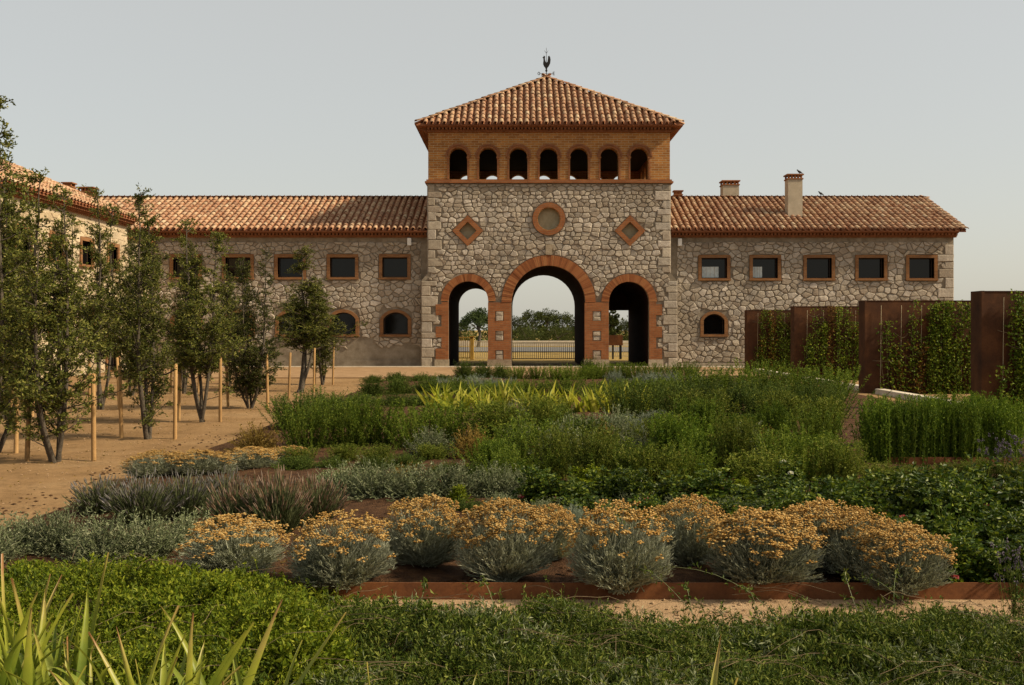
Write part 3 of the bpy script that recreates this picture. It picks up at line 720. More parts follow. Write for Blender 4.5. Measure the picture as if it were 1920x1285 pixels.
# roof of the tower
EX0, EX1, EY0, EY1, EZ = tx(802) - .48, tx(1257) + .48, TY - .48, TY + DT + .48, 10.93
AP = (1.49, TY + DT / 2, 14.12)
eaves(tower, TX0 - .02, TX1 + .02, EZ - .02, lambda u, d, z: (u - 1.49, d, z))
eaves(tower, TY - .02, TY + DT + .02, EZ - .02, lambda u, d, z: (TX0 + d - 1.49, u - TY, z))
eaves(tower, TY - .02, TY + DT + .02, EZ - .02, lambda u, d, z: (TX1 - d - 1.49, u - TY, z))
rv = [(EX0, EY0, EZ), (EX1, EY0, EZ), (EX1, EY1, EZ), (EX0, EY1, EZ), AP, (EX0, EY0, EZ - .06), (EX1, EY0, EZ - .06), (EX1, EY1, EZ - .06), (EX0, EY1, EZ - .06)]
roof = tp(link('roof', mesh_py('roof', rv, [(0, 1, 4), (1, 2, 4), (2, 3, 4), (3, 0, 4), (5, 8, 7, 6), (0, 5, 6, 1), (1, 6, 7, 2), (2, 7, 8, 3), (3, 8, 5, 0)]), None, M['pan']))
def hip(O, E, seed, lim):
    O, E, A = Vector(O), Vector(E), Vector(AP); U = (E - O).normalized(); L = (E - O).length; mid = A - O; t = mid.dot(U); Vv = mid - U * t; H = Vv.length
    roof_slope(roof, O, U, Vv, L, H, lambda u, v: v < H and u > .08 + t * v / H and u < L - .08 - (L - t) * v / H, seed, lim, vtop=lambda u: H * min(u / t, (L - u) / (L - t)))
hip(rv[0], rv[1], 1, 300); hip(rv[1], rv[2], 2, 0); hip(rv[2], rv[3], 3, 0); hip(rv[3], rv[0], 4, 0)
for i in range(4): ridge_tiles(roof, Vector(rv[i]) + Vector((0, 0, .1)), Vector(AP) + Vector((0, 0, .1)), 'hip_tile')
# closed tympanum in the far side of one passage
tp(extrude('tympanum_panel', [(cR + hR * math.cos(math.pi * i / 16), zR + hR * math.sin(math.pi * i / 16)) for i in range(17)] + [(cR - hR, 2.75), (cR + hR, 2.75)], [], DT - .3, DT - .2, mpT, M['corten']))

# weather vane
wv = empty('weather_vane', (AP[0], AP[1], AP[2])); tag(wv, 'black iron weather vane with a rooster above the tower roof', 'weather vane')
def wpart(nb, name): o = link(name, nb.mesh(name), wv, M['iron']); return o
nb = NB(); nb.add(*tube([(0, 0, -.05), (0, 0, .5), (0, 0, 1.45)], [.03, .018, .008])); wpart(nb, 'pole')
nb = NB(); nb.add(*tube([(-.36, 0, .28), (.36, 0, .28)], [.008, .008], 4)); wpart(nb, 'cross_arm')
nb = NB(); nb.add(*tube([(0, -.36, .28), (0, .36, .28)], [.008, .008], 4)); wpart(nb, 'cross_arm')
def sphere_vf(R, z, n=8, m=6):
    v = [(0, 0, z - R)]; 
    for i in range(1, m):
        a = math.pi * i / m
        v += [(R * math.sin(a) * math.cos(2 * math.pi * j / n), R * math.sin(a) * math.sin(2 * math.pi * j / n), z - R * math.cos(a)) for j in range(n)]
    v.append((0, 0, z + R)); f = [(0, 1 + (j + 1) % n, 1 + j) for j in range(n)]
    for i in range(m - 2):
        b = 1 + i * n; f += [(b + j, b + (j + 1) % n, b + n + (j + 1) % n, b + n + j) for j in range(n)]
    b = 1 + (m - 2) * n; f += [(b + j, b + (j + 1) % n, len(v) - 1) for j in range(n)]
    return v, f
link('ball', mesh_py('ball', *sphere_vf(.06, .42), True), wv, M['iron']); link('ball', mesh_py('ball', *sphere_vf(.045, .06), True), wv, M['iron'])
def letter(strokes, x):
    nb = NB()
    for p in strokes: nb.add(*tube([(x + a, 0, .28 + b) for a, b in p], [.016] * len(p), 5))
    wpart(nb, 'letter')
letter([[(.052 * math.cos(6.2832 * i / 14), .07 * math.sin(6.2832 * i / 14)) for i in range(15)]], -.37)
letter([[(-.04, -.07), (-.04, .07)], [(-.045, -.07), (.045, -.07)], [(-.045, 0), (.03, 0)], [(-.045, .07), (.045, .07)]], .37)
rooster = [(-.02, .46), (.03, .46), (.05, .56), (.12, .64), (.19, .78), (.21, .95), (.19, 1.08), (.14, 1.16), (.085, 1.13), (.075, 1.0), (.05, .86), (.01, .80), (-.03, .84), (-.06, .93), (-.075, 1.02),
           (-.06, 1.09), (-.085, 1.16), (-.11, 1.13), (-.125, 1.17), (-.145, 1.11), (-.195, 1.07), (-.15, 1.04), (-.155, .96), (-.14, .99), (-.15, .88), (-.165, .76), (-.12, .64), (-.06, .57)]
rv2, rf2 = [], []
n = len(rooster)
for y in (-.045, .045): rv2 += [(x, y * (.4 + .6 * max(0, 1 - abs(z - .75) / .4)), z) for x, z in rooster]
tri = tessellate_polygon([[Vector((x, z, 0)) for x, z in rooster]])
rf2 = [tuple(t) for t in tri] + [tuple(i + n for i in t) for t in tri] + [(i, (i + 1) % n, n + (i + 1) % n, n + i) for i in range(n)]
link('rooster', mesh_py('rooster', rv2, rf2), wv, M['iron'])
nb = NB()
for a, b in (((0, 0, 1.28), (-.1, 0, 1.42)), ((0, 0, 1.28), (.1, 0, 1.42)), ((0, 0, 1.45), (0, 0, 1.56))): nb.add(*tube([a, b], [.012, .005], 4))
wpart(nb, 'finial')

# ------------------------------------------------------------------ wings
WY = 46.45; SW = FPX / WY
wx = lambda px: (px - VPX) / SW
wz = lambda py: EYE + (VPY - py) / SW
mpW = FRONT(WY); DW = 8.6; WTOP = 6.1
def gable_roof(root, x0, x1, y0, y1, ze, zr, seed, lim, vis, verge):
    ym = (y0 + y1) / 2
    v = [(x0, y0, ze), (x1, y0, ze), (x1, y1, ze), (x0, y1, ze), (x0, ym, zr), (x1, ym, zr)]
    v += [(a, b, c - .07) for a, b, c in v]
    rf = link('roof', mesh_py('roof', v, [(0, 1, 5, 4), (2, 3, 4, 5), (6, 10, 11, 7), (8, 11, 10, 9), (0, 6, 7, 1), (2, 8, 9, 3), (0, 4, 10, 6), (4, 3, 9, 10), (1, 7, 11, 5), (5, 11, 8, 2)]), root, M['pan'])
    H = math.hypot(ym - y0, zr - ze)
    roof_slope(rf, (x0, y0, ze), (1, 0, 0), (0, ym - y0, zr - ze), x1 - x0, H, lambda u, v: v < H, seed, lim, vis=vis)
    roof_slope(rf, (x1, y1, ze), (-1, 0, 0), (0, ym - y1, zr - ze), x1 - x0, H, lambda u, v: v < H, seed + 1, 0)
    ridge_tiles(rf, (x0, ym, zr + .05), (x1, ym, zr + .05))
    if verge: ridge_tiles(rf, (x1 - .05, y0, ze + .06), (x1 - .05, ym, zr + .06), 'verge_tile', 1.0)
    return rf
def chimney(root, X, Y, z0, z1, w, d, mat=None):
    s = box('chimney', X - w / 2, X + w / 2, Y - d / 2, Y + d / 2, z0, z1 - .26, mat or M['plaster'], root)
    o = .035
    boxes('chimney_band', [(X - w / 2 - o, X + w / 2 + o, Y - d / 2 - o, Y + d / 2 + o, z1 - .258, z1 - .2), (X - w / 2 - o * 1.6, X + w / 2 + o * 1.6, Y - d / 2 - o * 1.6, Y + d / 2 + o * 1.6, z1 - .06, z1)], M['brick_red'], s)
    vent = []
    for k in range(5):
        xa = X - w / 2 + k * (w - .09) / 4
        for yy in (Y - d / 2, Y + d / 2 - .09): vent.append((xa, xa + .075, yy, yy + .09, z1 - .198, z1 - .062))
    boxes('vent_bricks', vent, M['voussoir'], s)
def wall_lamp(root, X, z):
    b = box('wall_lamp', X - .09, X + .09, WY - .19, WY - .05, z - .17, z + .17, M['white'], root, .012)
    box('bracket', X - .04, X + .04, WY - .049, WY + .02, z - .05, z + .05, M['iron'], b)
# right wing
RX1 = wx(1788)
rw = empty('stone_wing'); tag(rw, 'stone wing beside the steel screens, with tall cream chimney on tiled roof', 'building')
rh, rs = [], []
UP = [(1315, 1363), (1411, 1458), (1512, 1559), (1609, 1657), (1704, 1751)]
for i, (a, b) in enumerate(UP):
    bl = None
    if i == 0: bl = (wx(1318), wx(1349), wz(521), wz(500))
    if i == 1: bl = (wx(1413), wx(1431), wz(521), wz(500))
    h, s = window(rw, wx(a), wx(b), wz(522), wz(484), mpW, 0, .145, .26, bl); rh.append(h); rs.append(s)
for a, b in ((1319, 1358), (1415, 1454), (1513, 1552), (1611, 1650), (1709, 1748)):
    h, s = window(rw, wx(a), wx(b), wz(627), wz(589), mpW, .28, .15); rh.append(h); rs.append(s)
rwall = extrude('wall', rect_poly(TX1 + .04, RX1, 0, WTOP), rh, 0, .5, mpW, M['mortar'], rw)
box('wall', RX1 - .5, RX1 - .002, WY + .502, WY + DW, 0, WTOP, M['stone'], rw); box('wall', TX1 + .05, RX1 - .01, WY + DW - .4, WY + DW - .002, 0, WTOP, M['stone'], rw)
gv = [(RX1 - .4, WY, WTOP), (RX1 - .4, WY + DW, WTOP), (RX1 - .4, WY + DW / 2, 7.95), (RX1, WY, WTOP), (RX1, WY + DW, WTOP), (RX1, WY + DW / 2, 7.95)]
link('gable', mesh_py('gable', gv, [(0, 1, 2), (3, 5, 4), (0, 2, 5, 3), (1, 4, 5, 2), (0, 3, 4, 1)]), rw, M['stone'])
box('plinth', tx(1270) + .05, RX1 + .02, WY - .06, WY + .1, 0, .2, M['quoin'], rw)
rs.append(sd_rect(TX1 - 1, RX1 + 1, -1, .2))
rs += quoins(RX1, -1, .2, WTOP - .38, mpW, rwall, 31, (.45, .8), (.3, .5))
lay_stones(stone_polys(tx(1270) + .06, RX1 - .02, .2, WTOP - .36, .31, .23, rs, 33, False, .011), mpW, rwall, M['stone'], 290, key=lambda q: area(q) * (1 if q[:, 1].mean() > 2.2 or q[:, 0].mean() < 10 else .01))
eaves(rw, TX1 + .06, RX1 + .1, 6.2, mpW)
gable_roof(rw, TX1 + .03, RX1 + .36, WY - .48, WY + DW + .48, 6.22, 8.28, 41, 295, lambda p: 0, True)
chimney(rw, PX(1488, WY + 1.6), WY + 1.6, 6.5, PZ(328, WY + 1.6), .68, .6)
chimney(rw, PX(1368, WY + 5.6), WY + 5.6, 6.9, PZ(340, WY + 5.6), .82, .7)
chimney(rw, PX(1271, WY + 6.5), WY + 6.5, 6.7, PZ(358, WY + 6.5), .40, .40, M['brick_red'])
wall_lamp(rw, wx(1269) + .12, wz(455))
# left wing
LX0 = -25.0
lw = empty('stone_wing'); tag(lw, 'long stone wing behind the young trees, its roof part shaded by the tower', 'building')
lh, ls = [], []
for k in range(6):
    a, b = 717 - 98 * k, 764 - 98 * k
    h, s = window(lw, wx(a), wx(b), wz(520), wz(483), mpW, 0, .15); lh.append(h); ls.append(s)
    h, s = window(lw, wx(a + 2), wx(b + 1), wz(627), wz(586), mpW, .30, .16); lh.append(h); ls.append(s)
lwall = extrude('wall', rect_poly(LX0, TX0 - .04, 0, WTOP), lh, 0, .5, mpW, M['mortar'], lw)
box('wall', LX0 + .01, TX0 - .05, WY + DW - .4, WY + DW, 0, WTOP, M['stone'], lw)
box('plinth', -16.6, tx(790) - .05, WY - .05, WY + .1, 0, .32, M['mortar'], lw)
def patch(p): return -(lump(p[:, 0], p[:, 1], 1.1, 2.2) * .55 - (p[:, 1] - 1.15) * .9 - .15)
ls += [sd_rect(LX0, TX0, -1, .34), patch]
lay_stones(stone_polys(-16.6, tx(790) - .05, .33, WTOP - .36, .31, .23, ls, 35, False, .011), mpW, lwall, M['stone'], 290, key=lambda q: area(q) * (1 if q[:, 0].mean() > -11.5 else .01))
eaves(lw, LX0, TX0 - .05, 6.2, mpW)
gable_roof(lw, LX0, TX0 - .03, WY - .48, WY + DW + .48, 6.22, 8.28, 43, 295, lambda p: 0 if p.x > -18 else 1, False)
chimney(lw, PX(163, 50.5), 50.6, 7.4, PZ(352, 50.6), .75, .6, M['brick_red']); chimney(lw, PX(128, 51.2), 51.3, 7.4, PZ(343, 51.3), .45, .5, M['brick_red'])
wall_lamp(lw, wx(768), wz(454))
# side range along the courtyard
SX = -16.67; SY0, SY1 = 24.0, 43.4; mpL = SIDE(SX); STOP = 6.3
sr = empty('stone_building'); tag(sr, 'sunlit pale stone range standing behind the young trees beside the court', 'building')
sh, ss = [], []
for k in range(7):
    yc = FPX * 16.67 / 748 - 2.55 * k
    h, s = window(sr, yc - 1.0, yc - .05, 4.25, 5.15, mpL, 0, .15, .2); sh.append(h); ss.append(s)
    h, s = window(sr, yc - 1.1, yc, 1.5 if k % 3 else .05, 2.6, mpL, .3, .16, .2); sh.append(h); ss.append(s)
swall = extrude('wall', rect_poly(SY0, SY1, 0, STOP), sh, 0, .5, mpL, m_solidvar('pale_mortar', [(.3, (.33, .265, .175)), (.6, (.41, .335, .23)), (.8, (.58, .5, .38))], 3), sr)
lay_stones(stone_polys(SY0 + .02, SY1 - .02, .05, STOP - .36, .55, .36, ss, 37, True), mpL, swall, M['stone_pale'], 290, key=lambda q: area(q) * (1 if q[:, 0].mean() > 31 else .01), dep=.03)
box('wall', SX - 11, SX - .502, SY1 - .4, SY1, 0, STOP, M['stone_pale'], sr)
gv = [(SX - .1, SY1 - .4, STOP), (SX - 10.5, SY1 - .4, STOP), (SX - 5.3, SY1 - .4, 8.6), (SX - .1, SY1, STOP), (SX - 10.5, SY1, STOP), (SX - 5.3, SY1, 8.6)]
link('gable', mesh_py('gable', gv, [(0, 1, 2), (3, 5, 4), (0, 2, 5, 3), (1, 4, 5, 2), (0, 3, 4, 1)]), sr, M['stone_pale'])
eaves(sr, SY0, SY1 + .1, 6.40, mpL)
RZ = 8.82; RXm = SX - 5.2; ex = SX + .42
v = [(ex, SY0, 6.42), (ex, SY1 + .3, 6.42), (RXm, SY1 + .3, RZ), (RXm, SY0, RZ), (2 * RXm - ex, SY1 + .3, 6.42), (2 * RXm - ex, SY0, 6.42)]
v += [(a, b, c - .07) for a, b, c in v]
rf = link('roof', mesh_py('roof', v, [(0, 1, 2, 3), (3, 2, 4, 5), (6, 9, 8, 7), (9, 11, 10, 8), (0, 6, 7, 1), (1, 7, 8, 2), (2, 8, 10, 4), (4, 10, 11, 5), (5, 11, 9, 3), (3, 9, 6, 0)]), sr, M['pan'])
H = math.hypot(5.62, RZ - 6.42)
roof_slope(rf, (ex, SY0, 6.42), (0, 1, 0), (RXm - ex, 0, RZ - 6.42), SY1 + .3 - SY0, H, lambda u, v: v < H, 47, 295, vis=lambda p: 0 if p.y > 33 else 1)
ridge_tiles(rf, (RXm, SY0, RZ + .05), (RXm, SY1 + .3, RZ + .05)); ridge_tiles(rf, (ex, SY1 + .27, 6.49), (RXm, SY1 + .27, RZ + .06), 'verge_tile', 1.0)
lk = empty('link_wall'); tag(lk, 'low pale wall joining the sunlit range to the long wing', 'wall')
box('wall', SX - .4, SX, SY1 + .01, WY - .06, 0, 5.62, M['stone_pale'], lk); box('coping', SX - .5, SX + .16, SY1 + .012, WY - .07, 5.63, 5.76, M['brick_red'], lk)

# birds
def bird(X, Y, z, face, label):
    pr = [(-.17, .03, .012), (-.12, .05, .022), (-.06, .075, .045), (0, .095, .055), (.05, .115, .048), (.085, .15, .03), (.105, .175, .033), (.13, .175, .022), (.165, .165, .004)]
    nb = NB(); nb.add(*tube([(x * face, 0, h + .03) for x, h, _ in pr], [q for _, _, q in pr], 8))
    for s in (-1, 1): nb.add(*tube([(.0, .02 * s, .09), (.005 * face, .02 * s, 0)], [.008, .006], 4))
    o = link('bird', nb.mesh('bird', True), None, M['bird']); o.location = (X, Y, z); o.rotation_euler = (0, 0, .3); tag(o, label, 'bird', 'birds on the roof')
bird(PX(1499, WY + 1.5), WY + 1.5, PZ(328, WY + 1.6) + .0, -1, 'dark bird perched on top of the tall cream chimney')
bird(PX(1539, WY + 4.3), WY + 4.3, 8.42, -1, 'dark bird perched on the roof ridge beside the tall chimney')

# ------------------------------------------------------------------ steel screens
PAN = [(1396, 'far screen nearest to the arches'), (1482, 'second screen from the arches'), (1610, 'third screen from the arches'), (1820, 'near screen farthest from the arches')]
screens = []
for i, (px, wd) in enumerate(PAN):
    yb = FPX * 9.5 / (px - VPX); yf = yb - .5; x0, x1, zt = 9.5, 12.9, 2.54
    p = empty('steel_screen', (x0, yf, 0)); tag(p, 'rusty steel garden screen overgrown with climber, ' + wd, 'screen', 'rusty steel screens beside the planting beds')
    def L(*b): return (b[0], b[1], b[2], b[3], b[4], b[5])
    for k in range(2):
        a = k * 1.7; box('steel_sheet', a + .002, a + 1.697, .012, .03, 0, zt - .02, M['corten'], p)
    box('side_sheet', 0, .012, 0.0, .5, 0, zt, M['corten'], p); box('side_sheet', 3.388, 3.4, 0, .5, 0, zt, M['corten'], p)
    box('front_lip', .013, .06, 0, .011, 0, zt, M['corten'], p); box('top_sheet', .013, 3.387, .0, .5, zt - .015, zt - .003, M['corten'], p)
    box('back_sheet', .013, 3.387, .488, .5, 0, zt - .016, M['corten'], p)
    for k in range(6):
        nb = NB(); nb.add(*tube([(.4 + k * .55, -.05, .02), (.4 + k * .55 + .03, -.05, 2.4)], [.005, .005], 4)); link('support_wire', nb.mesh('support_wire'), p, M['gatebar'])
    screens.append((x0, yf))
    r = np.random.default_rng(80 + i)
    vine = empty('climbing_vine', (x0, yf, 0)); tag(vine, 'leafy climber covering the rusty ' + wd, 'climber', 'climbers on the steel screens')
    st, lf, ld = NB(), NB(), NB()
    for k in range(22):
        u = .42 + (k + r.uniform(-.6, .6)) * .135; top = 2.5 * r.choice([.55, .8, .98, 1.02]) if k > 1 else r.uniform(1, 2.2)
        zz = np.linspace(0, top, 14); pts = np.stack([u + np.cumsum(r.normal(size=14) * .022), -.05 - np.abs(r.normal(size=14)) * .03, zz], -1)
        st.add(*tube(pts, np.linspace(.012, .004, 14), 4))
        dens = r.choice([.2, .5, .8, 1.1, 1.4]); n = int(420 * dens * top / 2.5)
        t = r.random(n) * 13; a = np.clip(t.astype(int), 0, 12); b = pts[a] + (pts[a + 1] - pts[a]) * (t - a)[:, None]
        b = b + np.stack([r.normal(size=n) * .085, -np.abs(r.normal(size=n)) * .08, r.normal(size=n) * .03], -1)
        d = np.stack([r.normal(size=n) * .6, -np.abs(r.normal(size=n)) * .7, -np.abs(r.normal(size=n)) * .6], -1)
        (lf if r.random() > .08 else ld).add(*leaves(b, d, r.uniform(.05, .095, n), r.uniform(.035, .07, n), r))
    for k in range(5):
        u0 = r.uniform(.1, 1.5); z0 = r.uniform(.8, 2.3); t = np.linspace(0, 1, 8)
        st.add(*tube(np.stack([u0 + t * r.uniform(.3, .7), -.06 - .12 * np.sin(t * 3), z0 + .15 * np.sin(t * 3) * r.uniform(-1, 1)], -1), np.full(8, .006), 4))
    n = 420; b = np.stack([r.uniform(.5, 3.3, n), -np.abs(r.normal(size=n)) * .12 - .02, np.abs(r.normal(size=n)) * .2], -1)
    ld.add(*leaves(b, rdirs(r, n), .06, .045, r))
    link('stems', st.mesh('stems'), vine, M['twig'])['kind'] = 'stuff'; link('leaves', lf.mesh('leaves'), vine, M['lf_vine'])['kind'] = 'stuff'; link('dry_leaves', ld.mesh('dry_leaves'), vine, M['lf_vinedry'])['kind'] = 'stuff'
for i in range(4):
    ya = screens[i][1] - .15; yb = screens[i + 1][1] + .55 if i < 3 else 16.0
    tag(box('kerb', 9.72, 9.98, yb + .1, ya, -.05, .14, M['kerb'], None, .012), kind='structure')
# rusty steel edging of the beds
for args, lab in (((-2.6, 5.3, 6.425, 6.437, 0, .15), 'rusty steel edging strip in front of the curry plants'), ((4.6, 8.9, 12.55, 12.562, 0, .17), 'rusty steel edging strip below the block of upright rosemary')):
    tag(box('steel_edging', *args, M['corten_edge']), lab, 'edging', 'steel bed edgings')

# ------------------------------------------------------------------ beyond the arches
def railing(name, X0, X1, Y, h, label, cat, step, mat):
    g = empty(name, (X0, Y, 0)); tag(g, label, cat); L = X1 - X0; n = int(L / step)
    me = mesh_py('bar', *box_vf(-.018, .018, -.018, .018, .08, h - .05)); me.materials.append(mat)
    for i in range(n + 1):
        o = link('bar', me, g); o.location = (i * L / n, 0, 0)
    for z in (.06, h - .05): box('rail', -.04, L + .04, -.025, .025, z, z + .05, mat, g)
    return g
railing('sliding_gate', PX(955, 57), PX(1095, 57), 57, 1.0, 'cream barred gate seen through the wide middle arch', 'gate', .115, M['gatebar'])
railing('bar_fence', PX(888, 58), PX(925, 58), 58, 1.05, 'cream barred fence seen through the narrow arch with umbrella pine', 'fence', .115, M['gatebar'])
railing('timber_fence', PX(845, 58.2), PX(880, 58.2), 58.2, 1.3, 'ochre barred fence beside the yellow post', 'fence', .1, M['ochre'])
ps = empty('gate_post', (PX(885, 58), 58, 0)); tag(ps, 'yellow gate post between two barred fences', 'post')
box('post', -.11, .11, -.11, .11, 0, 1.3, M['ochre'], ps, .015); box('cap', -.14, .14, -.14, .14, 1.301, 1.36, M['ochre'], ps)
railing('bar_fence', PX(1140, 62), PX(1215, 62), 62, .9, 'cream barred fence below the rusty sign box', 'fence', .115, M['gatebar'])
sg = empty('sign_box', (PX(1154, 59), 59, 0)); tag(sg, 'rusty steel sign box on dark posts seen through an arch', 'sign')
box('panel', -.42, .42, -.06, .06, .8, 1.4, M['corten_edge'], sg); box('leg', -.2, -.1, -.05, .05, 0, .8, M['iron'], sg); box('leg', .22, .36, -.05, .05, 0, .8, M['iron'], sg)
tag(box('boundary_wall', -60, 70, 104, 104.3, 0, .55, M['kerb']), 'pale low boundary wall across the road', 'wall')
def bg_tree(name, label, px, Y, top_py, w_px, mat, seed, kind='round', base=None):
    r = np.random.default_rng(seed); X = PX(px, Y); H = PZ(top_py, Y); W = w_px / FPX * Y
    t = empty(name, (X, Y, 0)); tag(t, label, 'tree', 'trees beyond the gate')
    tr = NB(); th = H * (.62 if kind == 'pine' else .45)
    tr.add(*tube([(0, 0, -.1), (.05 * H, 0, th * .5), (0, 0, th)], [.045 * H, .035 * H, .025 * H], 7))
    n_l = 26; ctr = []
    for k in range(n_l):
        a = r.uniform(0, 6.28); q = math.sqrt(r.random())
        if kind == 'pine': c = np.array([q * W * .42 * math.cos(a), q * W * .42 * math.sin(a), H * (.90 - .30 * q * q + r.uniform(-.13, .0))])
        else:
            zz = r.uniform(.14, .9); ww = math.sqrt(max(.05, 1 - ((zz - .45) / .55) ** 2)); c = np.array([q * W * .42 * ww * math.cos(a), q * W * .42 * ww * math.sin(a), H * zz])
        ctr.append(c)
        if k < 9: tr.add(*tube([(0, 0, th * .7), tuple(c * [.5, .5, .9]), tuple(c)], [.015 * H, .01 * H, .004 * H], 5))
    link('trunk', tr.mesh('trunk', True), t, M['bark']); cr = NB()
    for c in ctr:
        n = 170; rad = W * r.uniform(.11, .19); d = rdirs(r, n); p = c + d * rad * (r.random((n, 1)) ** .4) * np.array([1, 1, .6 if kind == 'pine' else .85])
        cr.add(*leaves(p, d + rdirs(r, n) * .8, r.uniform(.025, .05, n) * H, r.uniform(.018, .035, n) * H, r))
    link('crown', cr.mesh('crown'), t, mat)['kind'] = 'stuff'
bg_tree('umbrella_pine', 'umbrella pine seen through the narrow arch with barred fence', 896, 95, 575, 74, M['lf_pine'], 201, 'pine')
BG = [(975, 118, 594, 60, 'small dark tree against the inner edge of the middle arch'), (1000, 125, 584, 62, 'rounded tree second in the grove behind the middle arch'), (1025, 132, 579, 56, 'tallest tree in the grove behind the middle arch'), (1052, 126, 584, 60, 'tree right behind the crest of the middle grove'),
      (1078, 120, 590, 56, 'low tree where the middle grove dips'), (1100, 112, 574, 52, 'dark tree cut off by the far jamb of the middle arch'), (985, 108, 612, 70, 'low bush at the near foot of the middle grove'), (1045, 108, 612, 80, 'wide low bush below the tallest tree of the grove'),
      (1148, 110, 574, 34, 'slender pale tree behind the rusty sign box'), (1172, 125, 600, 60, 'dark round tree behind the fence by the sign box'), (862, 118, 600, 60, 'dark tree beside the umbrella pine'), (930, 122, 598, 60, 'tree half hidden by the brick pier next to the pine')]
for i, (px, Y, tp_, w, lab) in enumerate(BG): bg_tree('far_tree', lab, px, Y, tp_, w, M['lf_bg'], 210 + i)
nb = NB(); r = np.random.default_rng(9); n = 9000; X = r.uniform(-60, 70, n); Y = r.uniform(108, 150, n)
p = np.stack([X, Y, np.abs(r.normal(size=n)) * 1.1], -1); nb.add(*leaves(p, rdirs(r, n), r.uniform(.3, .6, n), r.uniform(.2, .4, n), r))
tag(link('undergrowth', nb.mesh('undergrowth'), None, M['lf_bg']), 'dark undergrowth along the foot of the far trees', 'undergrowth', kind='stuff')

# ------------------------------------------------------------------ young trees with stakes
def oak(seed, H=4.0, lead=3, spread=.55, z0=.8, low=.0, dens=1.0):
    r = np.random.default_rng(seed); st, lf = NB(), NB()
    for k in range(lead):
        n = 15; a = r.uniform(0, 6.28); hh = H * (1 if k == 0 else r.uniform(.72, .95)); t = np.linspace(0, 1, n)
        off = np.array([math.cos(a), math.sin(a)]) * spread * r.uniform(.35, .8) * (k > 0 or lead > 2)
        wob = np.cumsum(r.normal(size=(n, 2)) * .02, 0); pts = np.zeros((n, 3)); sp = 1 - np.exp(-t * 4.5)
        pts[:, :2] = off * sp[:, None] + wob * t[:, None] + r.normal(size=2) * .03; pts[:, 2] = t * hh - .03 * (t == 0)
        R = .031 * (1 - t) ** .9 * (1.15 if k == 0 else .85) + .004
        st.add(*tube(pts, R, 6))
        nbk = int(54 * dens * hh / 4)
        for j in range(nbk):
            tt = (z0 + (hh * .99 - z0) * r.random() ** 1.15) / hh if r.random() > low else r.uniform(.05, .3)
            q = tt * (n - 1); i0 = min(int(q), n - 2); P = pts[i0] + (pts[i0 + 1] - pts[i0]) * (q - i0)
            fz = tt; a2 = r.uniform(0, 6.28); lobe = .62 + .55 * max(0, math.sin(fz * 11 + a2 * 2 + seed) * math.sin(fz * 5 + a2 * 3 + seed * 2) + .35)
            bl = .80 * max(.12, math.sin(math.pi * min(1, (fz * .92 + .18)) ** .9)) * lobe * r.uniform(.45, 1.15); bl = max(.11, bl)
            up = r.uniform(.35, 1.5); d = np.array([math.cos(a2), math.sin(a2), up]); d /= np.linalg.norm(d)
            e = P + d * bl; m = P + d * bl * .5 + np.array([0, 0, -.02]); st.add(*tube([P, m, e], [.009, .006, .003], 4))
            nt = max(4, int(bl * 19)); s = r.uniform(.15, 1.05, nt)[:, None]; b0 = P + (e - P) * s; td = d * .5 + rdirs(r, nt); td[:, 2] = td[:, 2] * .7 + .2; td = unit(td)
            tl = r.uniform(.07, .19, nt)[:, None]; st.add(*sticks(b0, b0 + td * tl, .0025, .0015, r))
            nl = 16; pos = (b0[:, None] + td[:, None] * tl[:, None] * r.uniform(.15, 1.1, (nt, nl, 1))).reshape(-1, 3); pos = pos + r.normal(size=pos.shape) * .012
            dd = np.repeat(td, nl, 0) * .7 + rdirs(r, nt * nl) * .9; lf.add(*leaves(pos, dd, r.uniform(.03, .058, nt * nl), r.uniform(.015, .028, nt * nl), r, .15))
    return st.mesh('stems', True), lf.mesh('crown')
OAK = [oak(301, 4, 3, .4, .8, .07, 1.1), oak(302, 4, 4, .45, .65, .12, .95), oak(303, 4, 3, .5, 1.1, .0, 1.15), oak(304, 4, 4, .6, .25, .15, 1.2), oak(305, 4, 3, .35, .85, .08, 1.1), oak(306, 4, 4, .4, .8, .08, .95), oak(307, 4, 3, .42, .8, .1, 1.05)]
for st, lf in OAK: st.materials.append(M['bark'])
